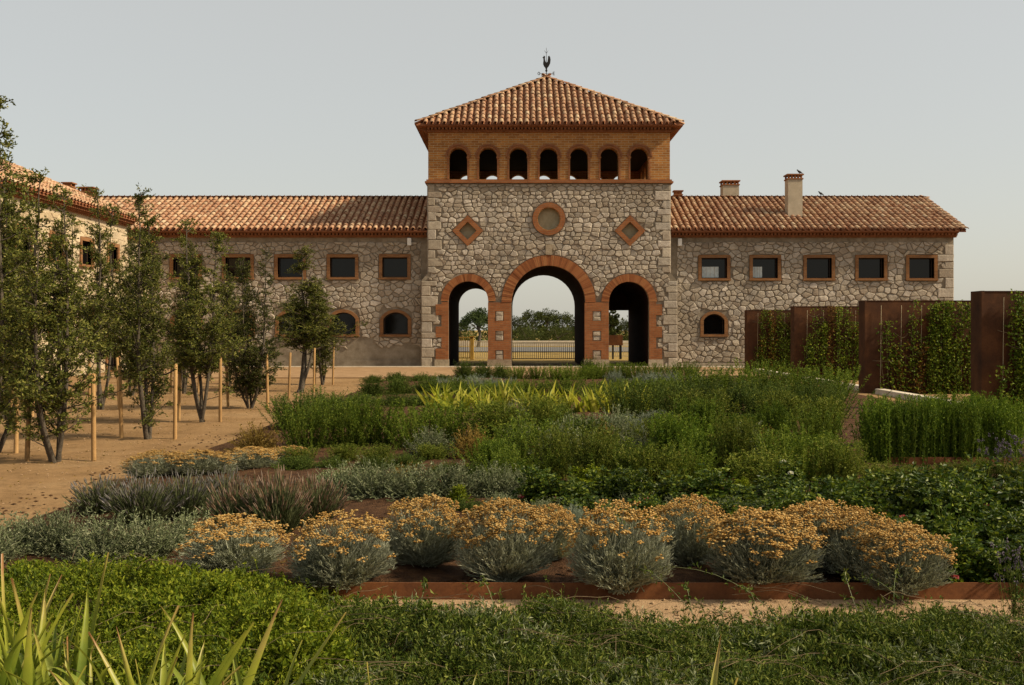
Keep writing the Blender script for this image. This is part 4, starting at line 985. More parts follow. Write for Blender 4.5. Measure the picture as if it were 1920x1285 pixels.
TREES = [  # px, base row, top row, variant, width factor, dark, label, stake pixel offsets (px,row)
    (105, 866, 330, 1, 1.1, 0, 'young multi-stemmed oak nearest the planting beds, bushy at its foot', [(50, 866), (176, 864)]),
    (280, 824, 366, 6, 1.0, 0, 'young oak with slanted trunk between two wooden stakes, second from the beds', [(228, 822), (328, 823)]),
    (377, 792, 412, 4, 1.2, 0, 'young oak with straight double trunk, in front of the long wing', [(335, 790), (413, 792)]),
    (470, 766, 470, 3, 1.0, 1, 'dark bushy oak leafy down to the ground', [(428, 764), (502, 768)]),
    (561, 736, 462, 2, 1.75, 0, 'slender single-trunked oak standing clear before the stone wing', [(541, 752), (588, 736)]),
    (604, 722, 520, 5, .9, 0, 'small oak with twin stems closest to the tower', [(590, 722), (624, 722)]),
    (190, 768, 355, 4, 1.0, 0, 'young oak with thin trunk in the second row before the sunlit range', [(168, 770), (224, 768)]),
    (12, 788, 330, 5, 1.0, 0, 'young oak cut by the picture edge in the second row', [(22, 788), (60, 782)]),
    (-18, 850, 195, 1, 1.1, 0, 'tall oak mostly outside the picture, its top rising above the roof', [(30, 850)]),
    (345, 738, 450, 5, .8, 0, 'oak in the third row seen between two nearer trunks', [(320, 738), (372, 736)]),
    (245, 742, 420, 3, .9, 0, 'oak in the third row before the sunlit range', [(262, 740)]),
    (120, 738, 400, 4, 1.0, 0, 'oak close to the sunlit range windows', [(98, 738)]),
    (430, 726, 500, 6, .8, 0, 'far oak against the long wing, behind the dark bushy one', [(412, 726), (446, 726)]),
    (40, 745, 400, 2, 1.1, 0, 'far oak by the sunlit range near the picture edge', [(60, 745)]),
]
r = np.random.default_rng(77)
stake_me = {}
for i, (px, by, ty, var, wf, dk, lab, stk) in enumerate(TREES):
    Y = GY(by); X = PX(px, Y); H = PZ(ty, Y); t = empty('young_oak', (X, Y, 0), r.uniform(0, 6.28)); sc = H / 4.0
    tag(t, lab, 'tree', 'young oaks on the sandy court'); wsc = wf * 1.05 * (.75 + .25 * sc); t.scale = (wsc, wsc, sc)
    link('trunk', OAK[var][0], t); lm = OAK[var][1]
    c = link('crown', lm, t, M['lf_tree']); c['kind'] = 'stuff'
    if dk: c.material_slots[0].link = 'OBJECT'; c.material_slots[0].material = M['lf_oakdark']
    for k, (sx, sy) in enumerate(stk):
        Y2 = GY(sy); X2 = PX(sx, Y2); hh = r.uniform(1.12, 1.25); s = empty('tree_stake', (X2, Y2, 0))
        where = ('wooden stake beside the ' if len(stk) == 1 else ('wooden stake on the range side of the ', 'wooden stake on the tower side of the ')[k]) + lab
        where = ' '.join(where.replace(',', '').split()[:16]); tag(s, where, 'stake', 'round wooden tree stakes')
        nb = NB(); lean = r.normal(size=2) * .03; nb.add(*tube([(0, 0, -.1), (lean[0] * .5, lean[1] * .5, hh * .5), (lean[0], lean[1], hh), (lean[0], lean[1], hh + .005)], [.032, .031, .029, .004], 8)); link('post', nb.mesh('post', True), s, M['stake'])
        dx, dy = X - X2, Y - Y2; tt = np.linspace(0, 1, 6); dist = math.hypot(dx, dy); kq = min(1, .95)
        if dist < 1.3:
            nb = NB(); nb.add(*tube(np.stack([dx * tt * kq, dy * tt * kq, hh - .08 - .09 * np.sin(tt * 3.14)], -1), np.full(6, .014), 5)); link('strap', nb.mesh('strap'), s, M['strap'])

# ------------------------------------------------------------------ garden plants
def mound_dirs(r, n, low=.05):
    a = r.uniform(0, 6.28, n); z = r.uniform(low, 1, n); q = np.sqrt(1 - z * z); return np.stack([q * np.cos(a), q * np.sin(a), z], -1)
def g_curry(seed, flower=1.0):                      # unit plant: radius .5, height 1
    r = np.random.default_rng(seed); fo, fl = NB(), NB(); n = 900
    az = r.uniform(0, 6.28, n); el = np.arcsin(r.uniform(-.55, 1, n)); lob = 1 + .09 * np.sin(az * 3 + seed) + .07 * np.sin(az * 5 + el * 4 + seed * 2)
    sh = np.stack([np.cos(az) * np.cos(el) * .5, np.sin(az) * np.cos(el) * .5, np.sin(el) * .46], -1) * (lob * r.uniform(.8, 1.0, n))[:, None]
    b = np.stack([r.normal(size=n) * .06, r.normal(size=n) * .06, np.full(n, .02)], -1); tip = sh + np.array([0, 0, .40])
    fo.add(*sticks(b, tip, .006, .003, r)); k = 13
    s = r.uniform(.45, 1.06, (n, k, 1)); p = (b[:, None] + (tip - b)[:, None] * s).reshape(-1, 3)
    dd = np.repeat(unit(tip - b), k, 0) + rdirs(r, n * k) * .65; dd[:, 2] += .3
    fo.add(*leaves(p, dd, r.uniform(.045, .085, n * k), r.uniform(.006, .010, n * k), r))
    m = int(235 * flower)
    if m:
        d2 = mound_dirs(r, m * 3, .0); kp = np.argsort(-(.75 * lump(d2[:, 0] * 2.2, d2[:, 1] * 2.2, 1.6, seed) + 1.0 * d2[:, 2] + r.random(m * 3) * 1.5))[:m]; d2 = d2[kp]; t0 = d2 * np.array([.45, .45, .42]) + [0, 0, .4]; t1 = d2 * np.array([.5, .5, .46]) + [0, 0, .4]; t1[:, 2] += r.uniform(.03, .2, m); t1[:, :2] += r.normal(size=(m, 2)) * .03
        fo.add(*sticks(t0, t1, .003, .0025, r)); q = 11
        c = (t1[:, None] + r.normal(size=(m, q, 3)) * np.array([.024, .024, .016])).reshape(-1, 3)
        fl.add(*blobs(c, r.uniform(.009, .019, m * q), r, (1, 1, .9)))
    return fo.mesh('foliage'), (fl.mesh('flower_heads') if m else None)
def g_lav(seed, dry=False):
    r = np.random.default_rng(seed); fo, fl = NB(), NB(); n = 420
    d = mound_dirs(r, n, .45); b = r.normal(size=(n, 3)) * .07; b[:, 2] = 0; tip = b + d * np.array([.55, .55, .95]) * r.uniform(.7, 1.05, n)[:, None]
    fo.add(*sticks(b, tip, .005, .003, r)); k = 9
    s = r.uniform(.15, .68, (n, k, 1)); p = (b[:, None] + (tip - b)[:, None] * s).reshape(-1, 3); dd = np.repeat(unit(tip - b), k, 0) + rdirs(r, n * k) * .5; dd[:, 2] += .3
    fo.add(*leaves(p, dd, r.uniform(.08, .15, n * k), r.uniform(.008, .014, n * k), r))
    u = unit(tip - b); h_ = r.random(n) < .55; tip, u = tip[h_], u[h_]; fl.add(*sticks(tip - u * .08, tip - u * .03, .004, .010, r, 4)); fl.add(*sticks(tip - u * .03, tip + u * .05, .010, .003, r, 4))
    return fo.mesh('foliage'), fl.mesh('flower_spikes')
def g_ros(seed, n=85, k=66, spreadv=.5, lean=1.0):            # upright needle-leaved shoots
    r = np.random.default_rng(seed); fo = NB(); b = np.stack([r.normal(size=n) * .17, r.normal(size=n) * .17, np.zeros(n)], -1)
    d = mound_dirs(r, n, .55); hh = r.uniform(.6, 1.03, n); tip = b + np.stack([(b[:, 0] + d[:, 0] * .16) * lean ** 2, (b[:, 1] + d[:, 1] * .16) * lean ** 2, hh], -1)
    fo.add(*sticks(b, tip, .008, .003, r)); s = r.uniform(.08, 1.02, (n, k, 1)); p = (b[:, None] + (tip - b)[:, None] * s).reshape(-1, 3)
    dd = np.repeat(unit(tip - b), k, 0) * .7 + rdirs(r, n * k) * .95
    fo.add(*leaves(p, dd, r.uniform(.04, .07, n * k), r.uniform(.012, .021, n * k), r)); return fo.mesh('foliage'), None
def g_bush(seed, n=330, k=16, L=(.035, .07), W=(.014, .026), tuft=.35, z0=.0):       # rounded small-leaved shrub
    r = np.random.default_rng(seed); fo = NB(); b = np.stack([r.normal(size=n) * .07, r.normal(size=n) * .07, np.zeros(n)], -1)
    d = mound_dirs(r, n, z0); ln = r.uniform(.55, 1.0, n) * (1 + .12 * np.sin(d[:, 0] * 9 + seed) * np.sin(d[:, 1] * 8)); tip = b + d * np.array([.5, .5, .92]) * ln[:, None]; tip[:, 2] += .03
    fo.add(*sticks(b, tip, .006, .003, r)); s = r.uniform(tuft, 1.05, (n, k, 1)); p = (b[:, None] + (tip - b)[:, None] * s).reshape(-1, 3) + r.normal(size=(n * k, 3)) * .012
    dd = np.repeat(unit(tip - b), k, 0) * .6 + rdirs(r, n * k) * .8; dd[:, 2] += .25
    fo.add(*leaves(p, dd, r.uniform(*L, n * k), r.uniform(*W, n * k), r)); return fo.mesh('foliage'), None
def g_feather(seed):
    r = np.random.default_rng(seed); fo = NB(); n = 130; b = np.stack([r.normal(size=n) * .14, r.normal(size=n) * .14, np.zeros(n)], -1)
    d = mound_dirs(r, n, .5); tip = b + np.stack([d[:, 0] * .42, d[:, 1] * .42, r.uniform(.6, 1.05, n)], -1); fo.add(*sticks(b, tip, .006, .003, r)); k = 40
    s = r.uniform(.2, 1.03, (n, k, 1)); p = (b[:, None] + (tip - b)[:, None] * s).reshape(-1, 3) + r.normal(size=(n * k, 3)) * .02
    dd = np.repeat(unit(tip - b), k, 0) * .7 + rdirs(r, n * k) * .8; fo.add(*leaves(p, dd, r.uniform(.035, .075, n * k), r.uniform(.016, .03, n * k), r)); return fo.mesh('foliage'), None
def g_rose(seed, pm=0):
    r = np.random.default_rng(seed); fo, fl = NB(), NB(); n = 60; b = r.normal(size=(n, 3)) * .06; b[:, 2] = 0
    d = mound_dirs(r, n, .1); tip = b + d * np.array([.5, .5, .95]) * r.uniform(.6, 1.05, n)[:, None]; fo.add(*sticks(b, tip, .009, .004, r, 4)); k = 9
    s = r.uniform(.25, 1.03, (n, k, 1)); p = (b[:, None] + (tip - b)[:, None] * s).reshape(-1, 3); dd = np.repeat(unit(tip - b), k, 0) * .4 + rdirs(r, n * k); dd[:, 2] = np.abs(dd[:, 2]) * .6; dd = unit(dd)
    q = 6                                                # leaflets
    t = np.tile(np.array([.25, .25, .6, .6, .95, .95]), n * k)[:, None]; sd = np.tile(np.array([1, -1, 1, -1, .3, -.3]), n * k)[:, None]
    P = np.repeat(p, q, 0); D = np.repeat(dd, q, 0); sv = unit(np.cross(D, np.array([0, 0, 1.0]) + r.normal(size=D.shape) * .3)); P = P + D * t * .12
    fo.add(*leaves(P, D * .6 + sv * sd + r.normal(size=D.shape) * .2, r.uniform(.06, .1, len(P)), r.uniform(.04, .062, len(P)), r, .12))
    for j in range(5 if pm else 0):
        c = tip[r.integers(n)]; c = c * [1, 1, 1] + [0, 0, .04]; m = 22; u = rdirs(r, m); u[:, 2] = np.abs(u[:, 2]) + .2; fl.add(*leaves(np.repeat(c[None], m, 0), u, .075, .07, r, .5))
    return fo.mesh('foliage'), (fl.mesh('flowers') if pm else None)
def g_iris(seed, n=36):
    r = np.random.default_rng(seed); fo = NB(); b = np.stack([r.normal(size=n) * .2, r.normal(size=n) * .14, np.zeros(n)], -1); d = mound_dirs(r, n, .72)
    fo.add(*blades(b, d, r.uniform(.6, 1.1, n), r.uniform(.075, .12, n), r, 5, r.uniform(0, .22, n))); return fo.mesh('leaves'), None
def g_verb(seed):
    r = np.random.default_rng(seed); fo, fl = NB(), NB(); n = 30; b = r.normal(size=(n, 3)) * .12; b[:, 2] = 0; d = mound_dirs(r, n, .6); tip = b + d * np.array([.5, .5, 1]) * r.uniform(.6, 1.05, n)[:, None]
    fo.add(*sticks(b, tip, .006, .004, r)); k = 14; s = r.uniform(.05, .8, (n, k, 1)); p = (b[:, None] + (tip - b)[:, None] * s).reshape(-1, 3); fo.add(*leaves(p, rdirs(r, n * k), .08, .018, r))
    c = (tip[:, None] + r.normal(size=(n, 9, 3)) * .02).reshape(-1, 3); fl.add(*blobs(c, .014, r)); return fo.mesh('foliage'), fl.mesh('flower_heads')
SPEC = {
 'curry': ([g_curry(401), g_curry(402, .75), g_curry(403, 1.15), g_curry(404, .95), g_curry(406, .6)], 'lf_silver', 'fl_curry', 'curry_plant', 'curry plant'),
 'silver': ([g_curry(405, 0)], 'lf_blue', None, 'cushion_bush', 'shrub'),
 'lav': ([g_lav(411), g_lav(412)], 'lf_lav', 'fl_lav', 'lavender', 'lavender'),
 'lavdry': ([g_lav(413)], 'lf_lav', 'fl_lavdry', 'lavender', 'lavender'),
 'ros': ([g_ros(421), g_ros(422), g_ros(423)], 'lf_rosem', None, 'rosemary', 'rosemary'),
 'rosu': ([g_ros(426, 165, 60, .5, .5), g_ros(427, 165, 60, .5, .5)], 'lf_rosup', None, 'rosemary', 'rosemary'),
 'rosd': ([g_ros(424), g_ros(425)], 'lf_rosdark', None, 'rosemary', 'rosemary'),
 'grey': ([g_bush(431), g_bush(432), g_bush(433)], 'lf_grey', None, 'grey_shrub', 'shrub'),
 'blue': ([g_bush(434, 420, 12, (.04, .08), (.01, .018)), ], 'lf_blue', None, 'blue_grey_shrub', 'shrub'),
 'green': ([g_bush(435), g_bush(436)], 'lf_rosdark', None, 'green_shrub', 'shrub'),
 'feather': ([g_feather(441), g_feather(442), g_feather(443)], 'lf_olive', None, 'feathery_shrub', 'shrub'),
 'dry': ([g_bush(451, 260, 12)], 'lf_dry', None, 'dry_shrub', 'shrub'),
 'rose': ([g_rose(461, 1), g_rose(462, 0), g_rose(463, 0), g_rose(466, 0)], 'lf_rose', 'p_pink', 'rose_bush', 'rose bush'),
 'rosew': ([g_rose(464, 1)], 'lf_rose', 'p_white', 'rose_bush', 'rose bush'),
 'lime': ([g_rose(465, 0)], 'lf_lime', None, 'lime_shrub', 'shrub'),
 'iris': ([g_iris(471), g_iris(472), g_iris(473)], 'lf_iris', None, 'iris_clump', 'iris'),
 'verb': ([g_verb(481)], 'lf_rosdark', 'p_verb', 'verbena', 'verbena'),
}
ORD = 'first second third fourth fifth sixth seventh eighth ninth tenth eleventh twelfth thirteenth fourteenth fifteenth sixteenth'.split()
rp = np.random.default_rng(99)
def row(spec, items, text, ref='the sandy court', z=.08, group=None, single=False):
    """items: (px, base row, width px, top row); label counts from a named neighbour"""
    variants, lm, fm, name, cat = SPEC[spec]
    for i, (px, by, w, ty) in enumerate(sorted(items)):
        Y = GY(by, z); X = PX(px, Y); W = w / FPX * Y; H = max(.12, PZ(ty, Y) - z)
        fo, fl = variants[int(rp.integers(len(variants)))]
        t = empty(name, (X, Y, z - .03), rp.uniform(0, 6.28)); t.rotation_euler = (rp.normal() * .05, rp.normal() * .05, t.rotation_euler.z); t.scale = (W, W, H + .03)
        lab = text if single else '%s %s, from %s' % (ORD[i], text, ref)
        if len(items) == 1 and not single: lab = text
        tag(t, lab, cat, group or (text if not single else None))
        c = link('foliage', fo, t, M[lm]); c['kind'] = 'stuff'
        if fl: f = link(fl.name.split('.')[0], fl, t, M[fm]); f['kind'] = 'stuff'
def jit(x0, x1, step, by, w, ty, jy=8, jt=10):
    n = max(1, int(round((x1 - x0) / step))); out = []
    for i in range(n + 1):
        d = rp.uniform(-jy, jy); out.append((x0 + (x1 - x0) * i / n + rp.uniform(-.18, .18) * step, by + d, w * rp.uniform(.85, 1.2), ty + d + rp.uniform(-jt, jt)))
    return out
row('curry', [(640, 1096, 195, 968), (945, 1085, 185, 946), (1162, 1102, 195, 950), (1425, 1092, 210, 964), (1690, 1104, 175, 986)], 'orange-headed curry plant in the front row above the steel edging', z=.11)
row('curry', [(440, 1070, 190, 975), (795, 1058, 160, 938), (1035, 1045, 90, 950), (1295, 1055, 140, 938), (1545, 1066, 180, 945), (1615, 1082, 150, 962)], 'curry plant in the back row behind the edged front row', z=.11)
row('silver', [(1072, 1010, 95, 942)], 'small silver cushion bush without flowers behind the orange curry plants', z=.11)
row('curry', [(290, 893, 110, 848), (375, 888, 130, 846), (470, 878, 100, 840), (540, 870, 80, 838)], 'faded curry plant at the corner where sand meets the lavender')
row('lav', [(190, 965, 120, 890), (265, 985, 140, 880), (345, 975, 130, 878), (420, 960, 120, 872)], 'mauve-tipped lavender clump in the bed corner by the sand')
row('lavdry', [(445, 1000, 130, 888), (520, 1005, 140, 872), (590, 985, 120, 882)], 'brownish gone-over lavender clump beside the bare red soil')
row('grey', [(-25, 1062, 150, 960), (40, 1040, 150, 950), (110, 1040, 150, 935), (190, 1060, 170, 950), (275, 1050, 160, 950), (345, 1030, 130, 945)], 'grey-green shrub in front of the lavender clumps', z=.06)
row('grey', [(640, 928, 120, 858), (705, 935, 130, 852), (775, 938, 140, 855), (850, 934, 130, 852), (925, 930, 120, 858), (990, 936, 100, 866)], 'grey-green shrub in the row behind the bare red soil')
row('ros', jit(580, 850, 62, 838, 110, 748), 'upright rosemary in the block nearest the sandy court')
row('rosd', [(555, 806, 100, 738), (610, 800, 100, 735), (660, 796, 90, 745)], 'dark rosemary behind the upright rosemary block by the sand')
row('dry', [(480, 850, 110, 784)], 'brown dried-out shrub at the edge of the sand')
row('grey', [(810, 858, 110, 792), (975, 862, 100, 785)], 'grey-green shrub beside the pinkish dry one')
row('dry', [(885, 862, 95, 788)], 'pinkish dry shrub among green ones in the middle of the beds')
NAMES = {'feather': 'feathery olive-green shrub', 'green': 'dark leafy shrub', 'grey': 'grey-leaved shrub', 'ros': 'spiky rosemary tuft', 'rosu': 'bright upright tuft', 'silver': 'silvery cushion shrub', 'dry': 'brownish dry shrub', 'lime': 'lime-green shrub'}
def mixed(items, kinds, where):
    pick = {}
    for it in items:
        k = kinds[int(rp.integers(len(kinds)))]; f = rp.uniform(.65, 1.25); px, by, w, ty = it; pick.setdefault(k, []).append((px, by, w * rp.uniform(.75, 1.25), by - (by - ty) * f))
    for k, lst in pick.items(): row(k, lst, NAMES[k] + ' ' + where)
F = 'feather'
mixed(jit(905, 1560, 66, 912, 115, 822, 14, 10), [F, F, 'green', 'grey', 'ros', F, 'rosu'], 'in the mixed row behind the roses')
mixed(jit(925, 1535, 68, 880, 110, 790, 14, 10), [F, F, 'ros', 'grey', 'rosu', 'green', 'dry'], 'in the second mixed row behind the roses')
mixed(jit(940, 1535, 70, 846, 110, 762, 12, 10), [F, F, 'rosu', 'green', 'ros', 'grey'], 'in the third mixed row behind the roses')
mixed(jit(960, 1545, 72, 818, 105, 748, 10, 8), [F, 'ros', 'grey', 'green', F, 'silver'], 'in the mixed row before the iris')
row('rosd', jit(1180, 1550, 66, 786, 95, 712), 'dark rosemary in the block before the third steel screen')
row('ros', jit(1310, 1550, 62, 752, 95, 684), 'rosemary in the block before the far steel screens')
row('iris', jit(815, 1200, 43, 770, 62, 706, 3, 6), 'yellow-green iris clump in the sunlit row across the beds')
row('green', jit(690, 850, 52, 742, 75, 700, 4, 4), 'low green shrub beside the blue-grey ones by the arches')
row('blue', jit(820, 960, 36, 728, 60, 700, 3, 3), 'blue-grey low shrub in front of the first narrow arch')
row('blue', jit(1160, 1300, 36, 726, 60, 692, 3, 3), 'blue-grey shrub in front of the arch with sign box')
row('green', [(872, 712, 50, 668), (905, 710, 50, 673), (938, 710, 45, 678), (1105, 708, 50, 662)], 'round green shrub before the arches')
row('ros', jit(975, 1290, 32, 712, 46, 684, 2, 5), 'low rosemary along the foot of the arches')
row('green', jit(700, 830, 44, 716, 56, 697, 2, 3), 'low dark shrub beside the paved path')
row('rose', jit(1010, 1450, 62, 945, 100, 872, 12, 20), 'leafy rose bush in the row behind the curry plants', z=.08)
row('rose', jit(1490, 1900, 62, 965, 115, 872, 14, 22), 'rose bush in the back row before the upright rosemary', 'the feathery shrubs')
row('rose', jit(1500, 1920, 66, 1008, 125, 905, 14, 24), 'rose bush in the middle row beside the curry plants', 'the feathery shrubs')
row('rose', jit(1650, 1930, 70, 1060, 140, 945, 14, 24), 'rose bush in the front row beside the curry plants', 'the last curry plant')
row('rose', [(1800, 1098, 140, 992), (1890, 1100, 150, 985)], 'rose bush overhanging the end of the steel edging', 'the last curry plant')
row('rosew', [(1480, 925, 90, 858)], 'rose bush bearing a white bloom among the pink ones', single=True)
row('lime', [(1392, 930, 42, 893), (860, 945, 50, 905), (1100, 925, 80, 868), (1745, 925, 45, 888)], 'bright lime-green leafy shrub among the rose bushes')
row('rosu', jit(1650, 1880, 46, 868, 92, 752, 2, 7), 'tall upright rosemary in the block above the second steel edging', 'the feathery shrubs')
row('rosu', jit(1665, 1880, 50, 842, 90, 742, 2, 6), 'tall rosemary at the back of the block above second edging', 'the feathery shrubs')
row('verb', [(1872, 905, 80, 805), (1915, 910, 90, 795)], 'airy verbena with purple heads before the upright rosemary', 'the curry plants')
row('verb', [(1905, 1150, 90, 1000)], 'thin weedy stem plant at the end of steel edging', single=True)
row('green', [(1400, 1330, 260, 1225), (500, 985, 90, 950), (870, 960, 120, 930)], 'low green shrub in a gap between curry and other plants')

row('green', jit(560, 900, 70, 884, 85, 852, 6, 6), 'low green shrub in the strip before the upright rosemary')
row('feather', jit(560, 800, 80, 868, 80, 835, 6, 6), 'short olive shrub at the foot of the upright rosemary')
row('ros', jit(880, 1290, 58, 745, 80, 712, 4, 5), 'low rosemary behind the sunlit iris row')
row('green', jit(620, 800, 60, 760, 80, 735, 4, 4), 'dark low shrub behind the upright rosemary')
row('feather', jit(1650, 1900, 60, 905, 85, 870, 5, 5), 'low olive shrub in front of the second steel edging', 'the feathery shrubs')
row('grey', jit(940, 1440, 90, 962, 80, 925, 5, 6), 'small grey shrub between roses and curry plants')
row('rose', jit(1090, 1480, 70, 985, 95, 925, 6, 10), 'low rose bush directly behind the curry plants')
row('green', jit(620, 760, 60, 905, 80, 872, 4, 6), 'dark low shrub behind the brownish lavender')
row('dry', [(1015, 880, 70, 810), (1125, 850, 60, 775), (1290, 905, 65, 835), (1440, 868, 60, 790), (1530, 895, 55, 820), (760, 905, 60, 862)], 'wispy dry-stemmed plant poking out of the mixed middle planting')
row('lime', [(1190, 900, 60, 860), (1255, 915, 55, 872), (1560, 905, 60, 868)], 'yellow-green leafy plant between roses and feathery shrubs')
# ground cover in the foreground
def cover(name, label, poly, h0, hv, nleaf, L, W, mat, seed, stems=0, scale=1.0, mat2='lf_grey'):
    r = np.random.default_rng(seed); P = np.array(poly); x0, y0 = P.min(0); x1, y1 = P.max(0)
    def inside(x, y):
        ins = np.zeros(len(x), bool); n = len(P)
        for i in range(n):
            a, b = P[i], P[(i + 1) % n]
            cnd = ((a[1] > y) != (b[1] > y)) & (x < (b[0] - a[0]) * (y - a[1]) / (b[1] - a[1] + 1e-9) + a[0]); ins ^= cnd
        return ins
    nb = NB(); k = nleaf * 2; x = r.uniform(x0, x1, k); y = r.uniform(y0, y1, k)
    m = inside(x + r.normal(size=k) * .09 + .12 * lump(y, x, 2.5, 1.0), y + r.normal(size=k) * .07); x, y = x[m][:nleaf], y[m][:nleaf]; n = len(x)
    edge = np.ones(n)
    for i in range(len(P)):
        a, b = P[i], P[(i + 1) % len(P)]; ab = b - a; tt = np.clip(((x - a[0]) * ab[0] + (y - a[1]) * ab[1]) / (ab @ ab), 0, 1)
        edge = np.minimum(edge, np.hypot(x - a[0] - ab[0] * tt, y - a[1] - ab[1] * tt) / .45)
    h = (h0 + hv * lump(x, y, 1.5 * scale, seed) + hv * .5 * lump(x, y, 4.2 * scale, seed + 1) + hv * .35 * lump(x, y, 11 * scale, seed + 2)) * (.35 + .65 * np.sqrt(np.clip(edge, 0, 1)))
    gap = lump(x, y, 3.4, seed * .7) + .7 * lump(x, y, 8.1, seed * .3); keep = r.random(n) < .10 * np.clip(1.05 + gap * .95, .12, 1.5); h = h * (1 + .28 * np.clip(gap, -1, 1)); ir = np.min([np.hypot(x - a_, (y - b_ + .12) * .8) for a_, b_ in ((-2.0, 4.15), (-2.4, 4.5), (-1.35, 3.85), (-1.05, 3.75))], 0); h = np.maximum(.06, h * np.clip(ir / .42, .3, 1)); x, y, h = x[keep], y[keep], h[keep]; n = len(x)          # shoots
    d = rdirs(r, n) * np.array([1, 1, .3]); d[:, 2] += r.uniform(.3, 1.5, n); d = unit(d); ln = r.uniform(.07, .2, n) * (1 + .5 * (r.random(n) < .12))
    b = np.stack([x, y, np.maximum(.03, h - ln * .72)], -1); tip = b + d * ln[:, None]; nb.add(*sticks(b, tip, .0016, .001, r)); k = 12
    sfr = r.uniform(.15, 1.02, (n, k, 1)); p = (b[:, None] + (tip - b)[:, None] * sfr).reshape(-1, 3); dd = np.repeat(d, k, 0) * .5 + rdirs(r, n * k) * .85; dd[:, 2] += .15
    big = .8 + .45 * np.clip(lump(x, y, 2.1, seed * .9) + .3, 0, 1); sz = np.repeat(r.uniform(.6, 1.35, n) * big, k); second = np.repeat((lump(x, y, 2.7, seed * 1.3) + r.normal(size=n) * .5) > .75, k)
    Ls = r.uniform(*L, n * k) * sz; Ws = r.uniform(*W, n * k) * sz
    nb.add(*leaves(p[~second], dd[~second], Ls[~second], Ws[~second], r, .2)); nb.add(*leaves(p[second], dd[second], Ls[second] * 1.25, Ws[second] * .7, r, .2), 1)
    o = empty(name); tag(o, label, 'ground cover', kind='stuff')
    fm_ = nb.mesh('foliage'); fm_.materials.append(M[mat]); fm_.materials.append(M[mat2]); f = link('foliage', fm_, o); f['kind'] = 'stuff'
    if stems:
        sb = NB()
        for _ in range(stems):
            xa, ya = r.uniform(x0, x1), r.uniform(y0, y1)
            if not inside(np.array([xa]), np.array([ya]))[0]: continue
            a = r.normal() * .8 + (3.14 if r.random() < .5 else 0); ln = r.uniform(.2, .6); t = np.linspace(0, 1, 7); bx_ = xa + np.cos(a) * ln * t; by_ = ya + np.sin(a) * ln * t * .7
            hz_ = h0 + hv * lump(bx_, by_, 1.5 * scale, seed) + hv * .5 * lump(bx_, by_, 4.2 * scale, seed + 1) + .02 + .05 * np.sin(t * 3.1) * r.uniform(0, 1)
            sb.add(*tube(np.stack([bx_, by_, hz_], -1), np.full(7, .0013), 3))
        link('stems', sb.mesh('stems'), o, M['twig'])['kind'] = 'stuff'
    return o
cover('bright_ground_cover', 'bright green leafy ground cover filling the bed corner by the sand', [(-3.4, 3.3), (-.9, 3.3), (-.72, 5.0), (-1.02, 5.9), (-1.45, 6.5), (-2.2, 6.45), (-3.2, 6.6), (-4.8, 6.9), (-5.2, 5.0)], .27, .13, 190000, (.016, .034), (.010, .019), 'lf_cover', 501, 120, 1.0, 'lf_trail')
cover('trailing_ground_cover', 'dark green trailing ground cover before the steel edging', [(-1.1, 3.2), (3.6, 3.2), (4.6, 5.35), (3.4, 5.75), (2.6, 5.6), (1.9, 5.78), (1.3, 5.62), (.75, 5.74), (.25, 5.95), (-.25, 5.68), (-.7, 5.8), (-1.2, 6.05)], .21, .085, 230000, (.016, .036), (.007, .013), 'lf_trail', 502, 300)
# sprigs reaching across the edging
r = np.random.default_rng(55); nb, sb = NB(), NB()
for px in (770, 940, 1290, 1320, 1400, 1470, 1600, 1650, 1720):
    X = PX(px, 5.7); t = np.linspace(0, 1, 9); a = r.normal() * .5; ln = r.uniform(.25, .6)
    pts = np.stack([X + np.sin(a) * ln * t + (r.uniform(-.3, .3)) * t ** 2, 5.45 + t * r.uniform(.4, .95), .1 + .2 * np.sin(t * 2.2)], -1); sb.add(*tube(pts, np.full(9, .0018), 3))
    n = 46; q = r.random(n) * 8; i0 = np.clip(q.astype(int), 0, 7); p = pts[i0] + (pts[i0 + 1] - pts[i0]) * (q - i0)[:, None]; nb.add(*leaves(p + r.normal(size=(n, 3)) * .01, rdirs(r, n), .03, .012, r))
o = empty('trailing_sprigs'); tag(o, 'loose sprigs hanging over the front steel edging', 'sprigs', kind='stuff')
link('foliage', nb.mesh('foliage'), o, M['lf_trail']); link('stems', sb.mesh('stems'), o, M['lf_grey'])

# foreground iris with separate sword leaves
r = np.random.default_rng(61); IL = []
for k in range(9):
    b = np.zeros((1, 3)); d = np.array([[.18, 0, 1]]); side = np.array([[0.15, 1, 0]])
    nseg = 9; t = np.linspace(0, 1, nseg + 1)
    V, F = blades(b, d, 1.0, .062, r, nseg, [.05, .2, .35, .55, .8, .12, .28, .45, .95][k], prof=np.clip(1 - t ** 3.2, .03, 1) * (.8 + .2 * np.sin(t * 3)), side=side)
    V = np.repeat(V.reshape(-1, 2, 3), 1, 0); mid = V.mean(1, keepdims=True) + np.array([.012, 0, 0]); V3 = np.concatenate([V[:, :1], mid, V[:, 1:]], 1).reshape(-1, 3)
    F3 = []
    for i in range(nseg):
        for j in (0, 1): F3.append((i * 3 + j, i * 3 + j + 1, i * 3 + 4 + j, i * 3 + 3 + j))
    nb = NB(); nb.add(V3, F3); IL.append(nb.mesh('leaf', True))
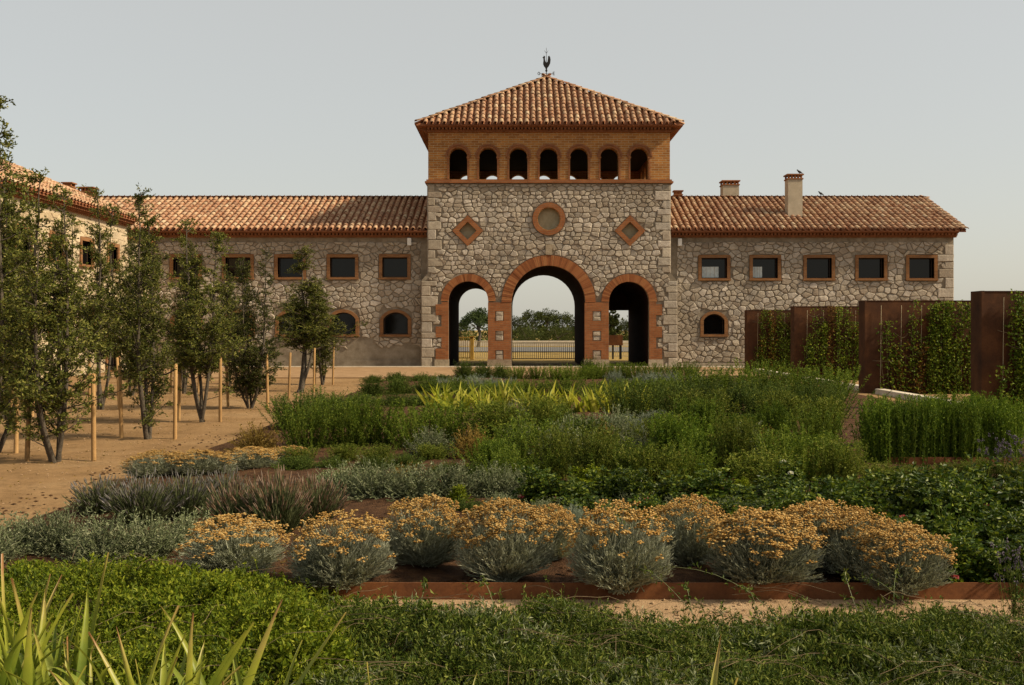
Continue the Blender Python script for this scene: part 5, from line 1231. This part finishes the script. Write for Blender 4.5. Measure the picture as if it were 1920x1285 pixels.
def m_irisfg():
    t = NT('iris_sword_leaf'); tc = t.n('ShaderNodeTexCoord'); sp = t.n('ShaderNodeSeparateXYZ'); t.l(tc.outputs['Object'], sp.inputs[0]); oi = t.n('ShaderNodeObjectInfo')
    h = t.math('ADD', sp.outputs[2], t.math('MULTIPLY', t.math('SUBTRACT', t.noise(14, 3), .5), .35)); h = t.math('ADD', h, t.math('MULTIPLY', t.math('SUBTRACT', oi.outputs['Random'], .62), .3))
    col = t.ramp(h, [(.05, (.05, .085, .012)), (.35, (.14, .19, .02)), (.66, (.30, .31, .035)), (.88, (.40, .30, .09)), (.97, (.34, .18, .07))])
    p = t.n('ShaderNodeBsdfPrincipled'); t.l(col, p.inputs['Base Color']); p.inputs['Roughness'].default_value = .4; p.inputs['Specular IOR Level'].default_value = .35
    tr = t.n('ShaderNodeBsdfTranslucent'); t.l(col, tr.inputs[0]); ms = t.n('ShaderNodeMixShader'); ms.inputs[0].default_value = .35
    t.l(p.outputs[0], ms.inputs[1]); t.l(tr.outputs[0], ms.inputs[2]); t.l(ms.outputs[0], t.out.inputs[0]); return t.m
mi = m_irisfg()
for me in IL: me.materials.append(mi)
FGI = [(-2.0, 4.15, .80, 95, 'big iris clump with brown-tipped leaves in the bottom corner'), (-2.4, 4.5, .78, 40, 'iris clump at the picture edge behind the big corner clump'), (-1.35, 3.85, .78, 90, 'iris clump beside the big corner clump, leaves fanning low'),
       (-.62, 3.62, .74, 16, 'small iris clump poking up before the trailing ground cover'), (-.30, 3.58, .70, 10, 'few iris leaves beside the small clump, centre of the lower picture edge'), (.60, 3.55, .76, 6, 'lone pair of iris leaves at the lower edge beneath the curry plants')]
for X, Y, h, n, lab in FGI:
    t = empty('iris', (X, Y, 0)); tag(t, lab, 'iris', 'iris clumps in the foreground')
    for k in range(n):
        o = link('leaf', IL[int(r.integers(len(IL)))], t); s = h * r.uniform(.62, 1.08); a = r.uniform(0, 6.28)
        o.location = (r.normal() * .15, r.normal() * .09, 0); o.rotation_euler = (r.normal() * .16, .06 + r.normal() * .2, a); o.scale = (s, s * r.uniform(.6, .95), s)
